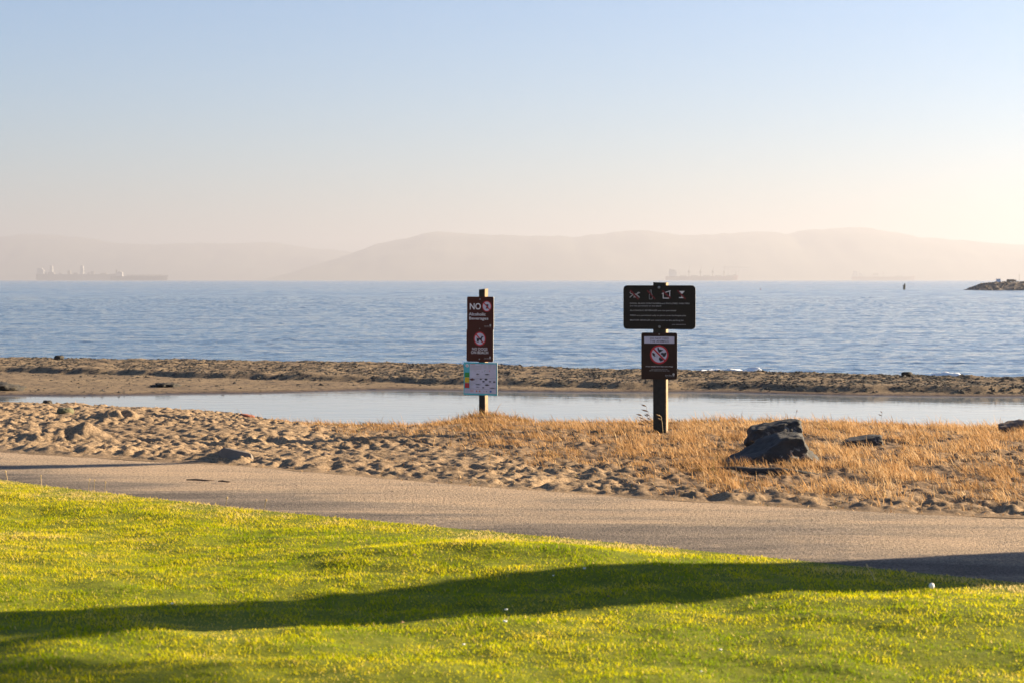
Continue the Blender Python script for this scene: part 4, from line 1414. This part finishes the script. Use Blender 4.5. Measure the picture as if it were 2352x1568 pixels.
a = px(2140, 1376, 8.6)
o = rock('puffball', (a.x, a.y, gl(a.x, a.y) + 0.028), (0.010, 0.010, 0.011), [], 40, M_SCRAP, 0.05, sub=3)
tag(o, 'round white puff, the largest white spot on the lawn at right', 'puffball')
spots = [(1342, 1303, .006, 'white scrap lying in the shadow band, right of the middle'), (1270, 1312, .004, 'faint white speck at the upper rim of the shadow band'), (395, 1384, .005, 'white scrap lying in the shadow band, at the left'), (1162, 1398, .006, 'white scrap lying just below the shadow band, in the middle'), (1160, 1425, .007, 'pale scrap in sunlit grass, lower of the two below the shadow'), (1655, 1490, .005, 'white speck in sunlit grass right of the middle'), (1065, 1478, .005, 'white speck in sunlit grass left of the middle'), (1610, 1540, .004, 'white speck nearest the bottom edge of the lawn')]
for u, w, sz, lab in spots:
    Y = 1.36 * FPX / (w - 643)
    for _ in range(5):
        X = (u - 1176) / FPX * Y
        Y = (EYE - gl(X, Y) - 0.03) * FPX / (w - 643)
    o = rock('white_petal', (X, Y, gl(X, Y) + 0.030), (sz, sz * 0.8, sz * 0.7), [((0.2, 0, 1), 0.5)], int(u), M_SCRAP, 0.2, rng.uniform(0, 3), 2)
    tag(o, lab, 'scrap', 'white scraps on the lawn')
for u, w, L, lab in ((460, 1106, 0.10, 'thin dark brown twig lying on the path, longer of two'), (515, 1109, 0.045, 'short dark brown twig on the path, just right of the longer one')):
    Y = EYE * FPX / (w - 643)
    X = (u - 1176) / FPX * Y
    o = log('twig', [(X - L, Y + 0.02, 0.014), (X - L * .3, Y, 0.017), (X + L * .4, Y - 0.015, 0.013), (X + L, Y - 0.02, 0.014)], [0.004, 0.007, 0.006, 0.003], M_DRIFT, 3, 6)
    tag(o, lab, 'twig')

# ------------------------------------------------------------------ the tree beside the path, out of view; its trunk and purpose-shaped boughs shade the lawn and the path
M_BARK = simple('grey_bark', (0.22, 0.17, 0.13), (0.12, 0.09, 0.07), 7, 0.9, 0.02)
M_LEAF = mat_blade('tree_leaf', [(0, (0.05, 0.08, 0.02)), (1, (0.10, 0.12, 0.04))], 0.3)
SH = Vector((S.x, S.y, 0)).normalized()
CT = 1 / math.tan(R(SUN_EL))


def over(x, y, h):
    """the point at height h whose shadow falls on (x, y)"""
    return (x + SH.x * h * CT, y + SH.y * h * CT, h)


tx, ty = TREE = (7.2, 10.78)
t = tag(empty('tree', (0, 0, 0)), 'tall broad tree beside the path, its trunk shadow lying across the lawn', 'tree')
zt = -0.3
log_pts = [(tx, ty + .16, zt), (tx, ty + .18, 0.4), (tx + .05, ty + .2, 1.3), (tx, ty + .14, 2.1), (tx + .1, ty, 3.0), (tx + .1, ty + .1, 4.2), (tx + .3, ty + .4, 6.0), (tx + .5, ty + .4, 8.5)]
o = log('trunk', log_pts, [0.62, 0.56, 0.52, 0.48, 0.40, 0.38, 0.28, 0.16], M_BARK, 2, 20); o.parent = t
bp = [(tx + .1, ty + .1, 4.1), over(-7.2, 10.0, 4.2), over(-5.4, 13.7, 4.0), over(-4.6, 14.30, 3.75), over(-3.4, 14.62, 3.6), over(-2.35, 14.90, 3.5)]  # added branch, bent so that its shadow tapers across the path
o = log('shadow_bough', bp, [0.30, 0.24, 0.20, 0.20, 0.14, 0.02], M_BARK, 6, 12); o.parent = t
for k, (e, r) in enumerate((((tx + 3, ty + 1, 8), .16), ((tx + 2, ty - 3, 7.5), .15), ((tx - 1.0, ty - 2.0, 8.5), .14), ((tx + 1, ty + 3, 9), .15))):
    o = log('limb', [(tx + .2, ty + .2, 5.2), tuple(np.array((tx + .2, ty + .2, 5.2)) * .5 + np.array(e) * .5 + np.array((0, 0, -.4))), e], [r, r * .7, r * .3], M_BARK, k, 8); o.parent = t
n = 14000
cc = np.array([(tx + 3, ty + 1, 8.2), (tx + 2, ty - 3, 7.8), (tx - 0.6, ty - 1.6, 9.0), (tx + 1, ty + 3, 9.2), (tx + 0.5, ty, 9.8), (tx + 2.4, ty + .6, 9.4)])
c_ = cc[rng.integers(0, len(cc), n)]
dv = rng.normal(0, 1, (n, 3)); dv /= np.linalg.norm(dv, axis=1)[:, None]
Pp = c_ + dv * (rng.uniform(0.3, 1, n) ** 0.5 * 1.7)[:, None] * np.array([1, 1, .75])
o = blades('crown', Pp, np.full(n, 0.16), np.full(n, 0.05), rng.normal(0, 1, (n, 2)), rng.uniform(0, 1, n), M_LEAF, 2)
o.parent = t

bq = over(-2.1, 6.35, 3.1); be = over(-1.5, 6.5, 2.95)  # low leafy branch added to shade the near left of the lawn
o = log('shadow_bough', [(tx, ty, 2.9), tuple((np.array(bq) + np.array((tx, ty, 2.9))) / 2 + np.array((0, 0, .15))), bq, be], [0.10, 0.06, 0.03, 0.012], M_BARK, 8, 8); o.parent = t
n = 300
f_ = rng.uniform(-0.35, 0.75, n)
Pp = np.array(bq)[None, :] + (np.array(be) - np.array(bq))[None, :] * f_[:, None] + rng.normal(0, 1, (n, 3)) * np.array([.35, .16, .12])
o = blades('shadow_foliage', Pp, np.full(n, 0.14), np.full(n, 0.045), rng.normal(0, 1, (n, 2)), rng.uniform(0, 1, n), M_LEAF, 2)
o.parent = t
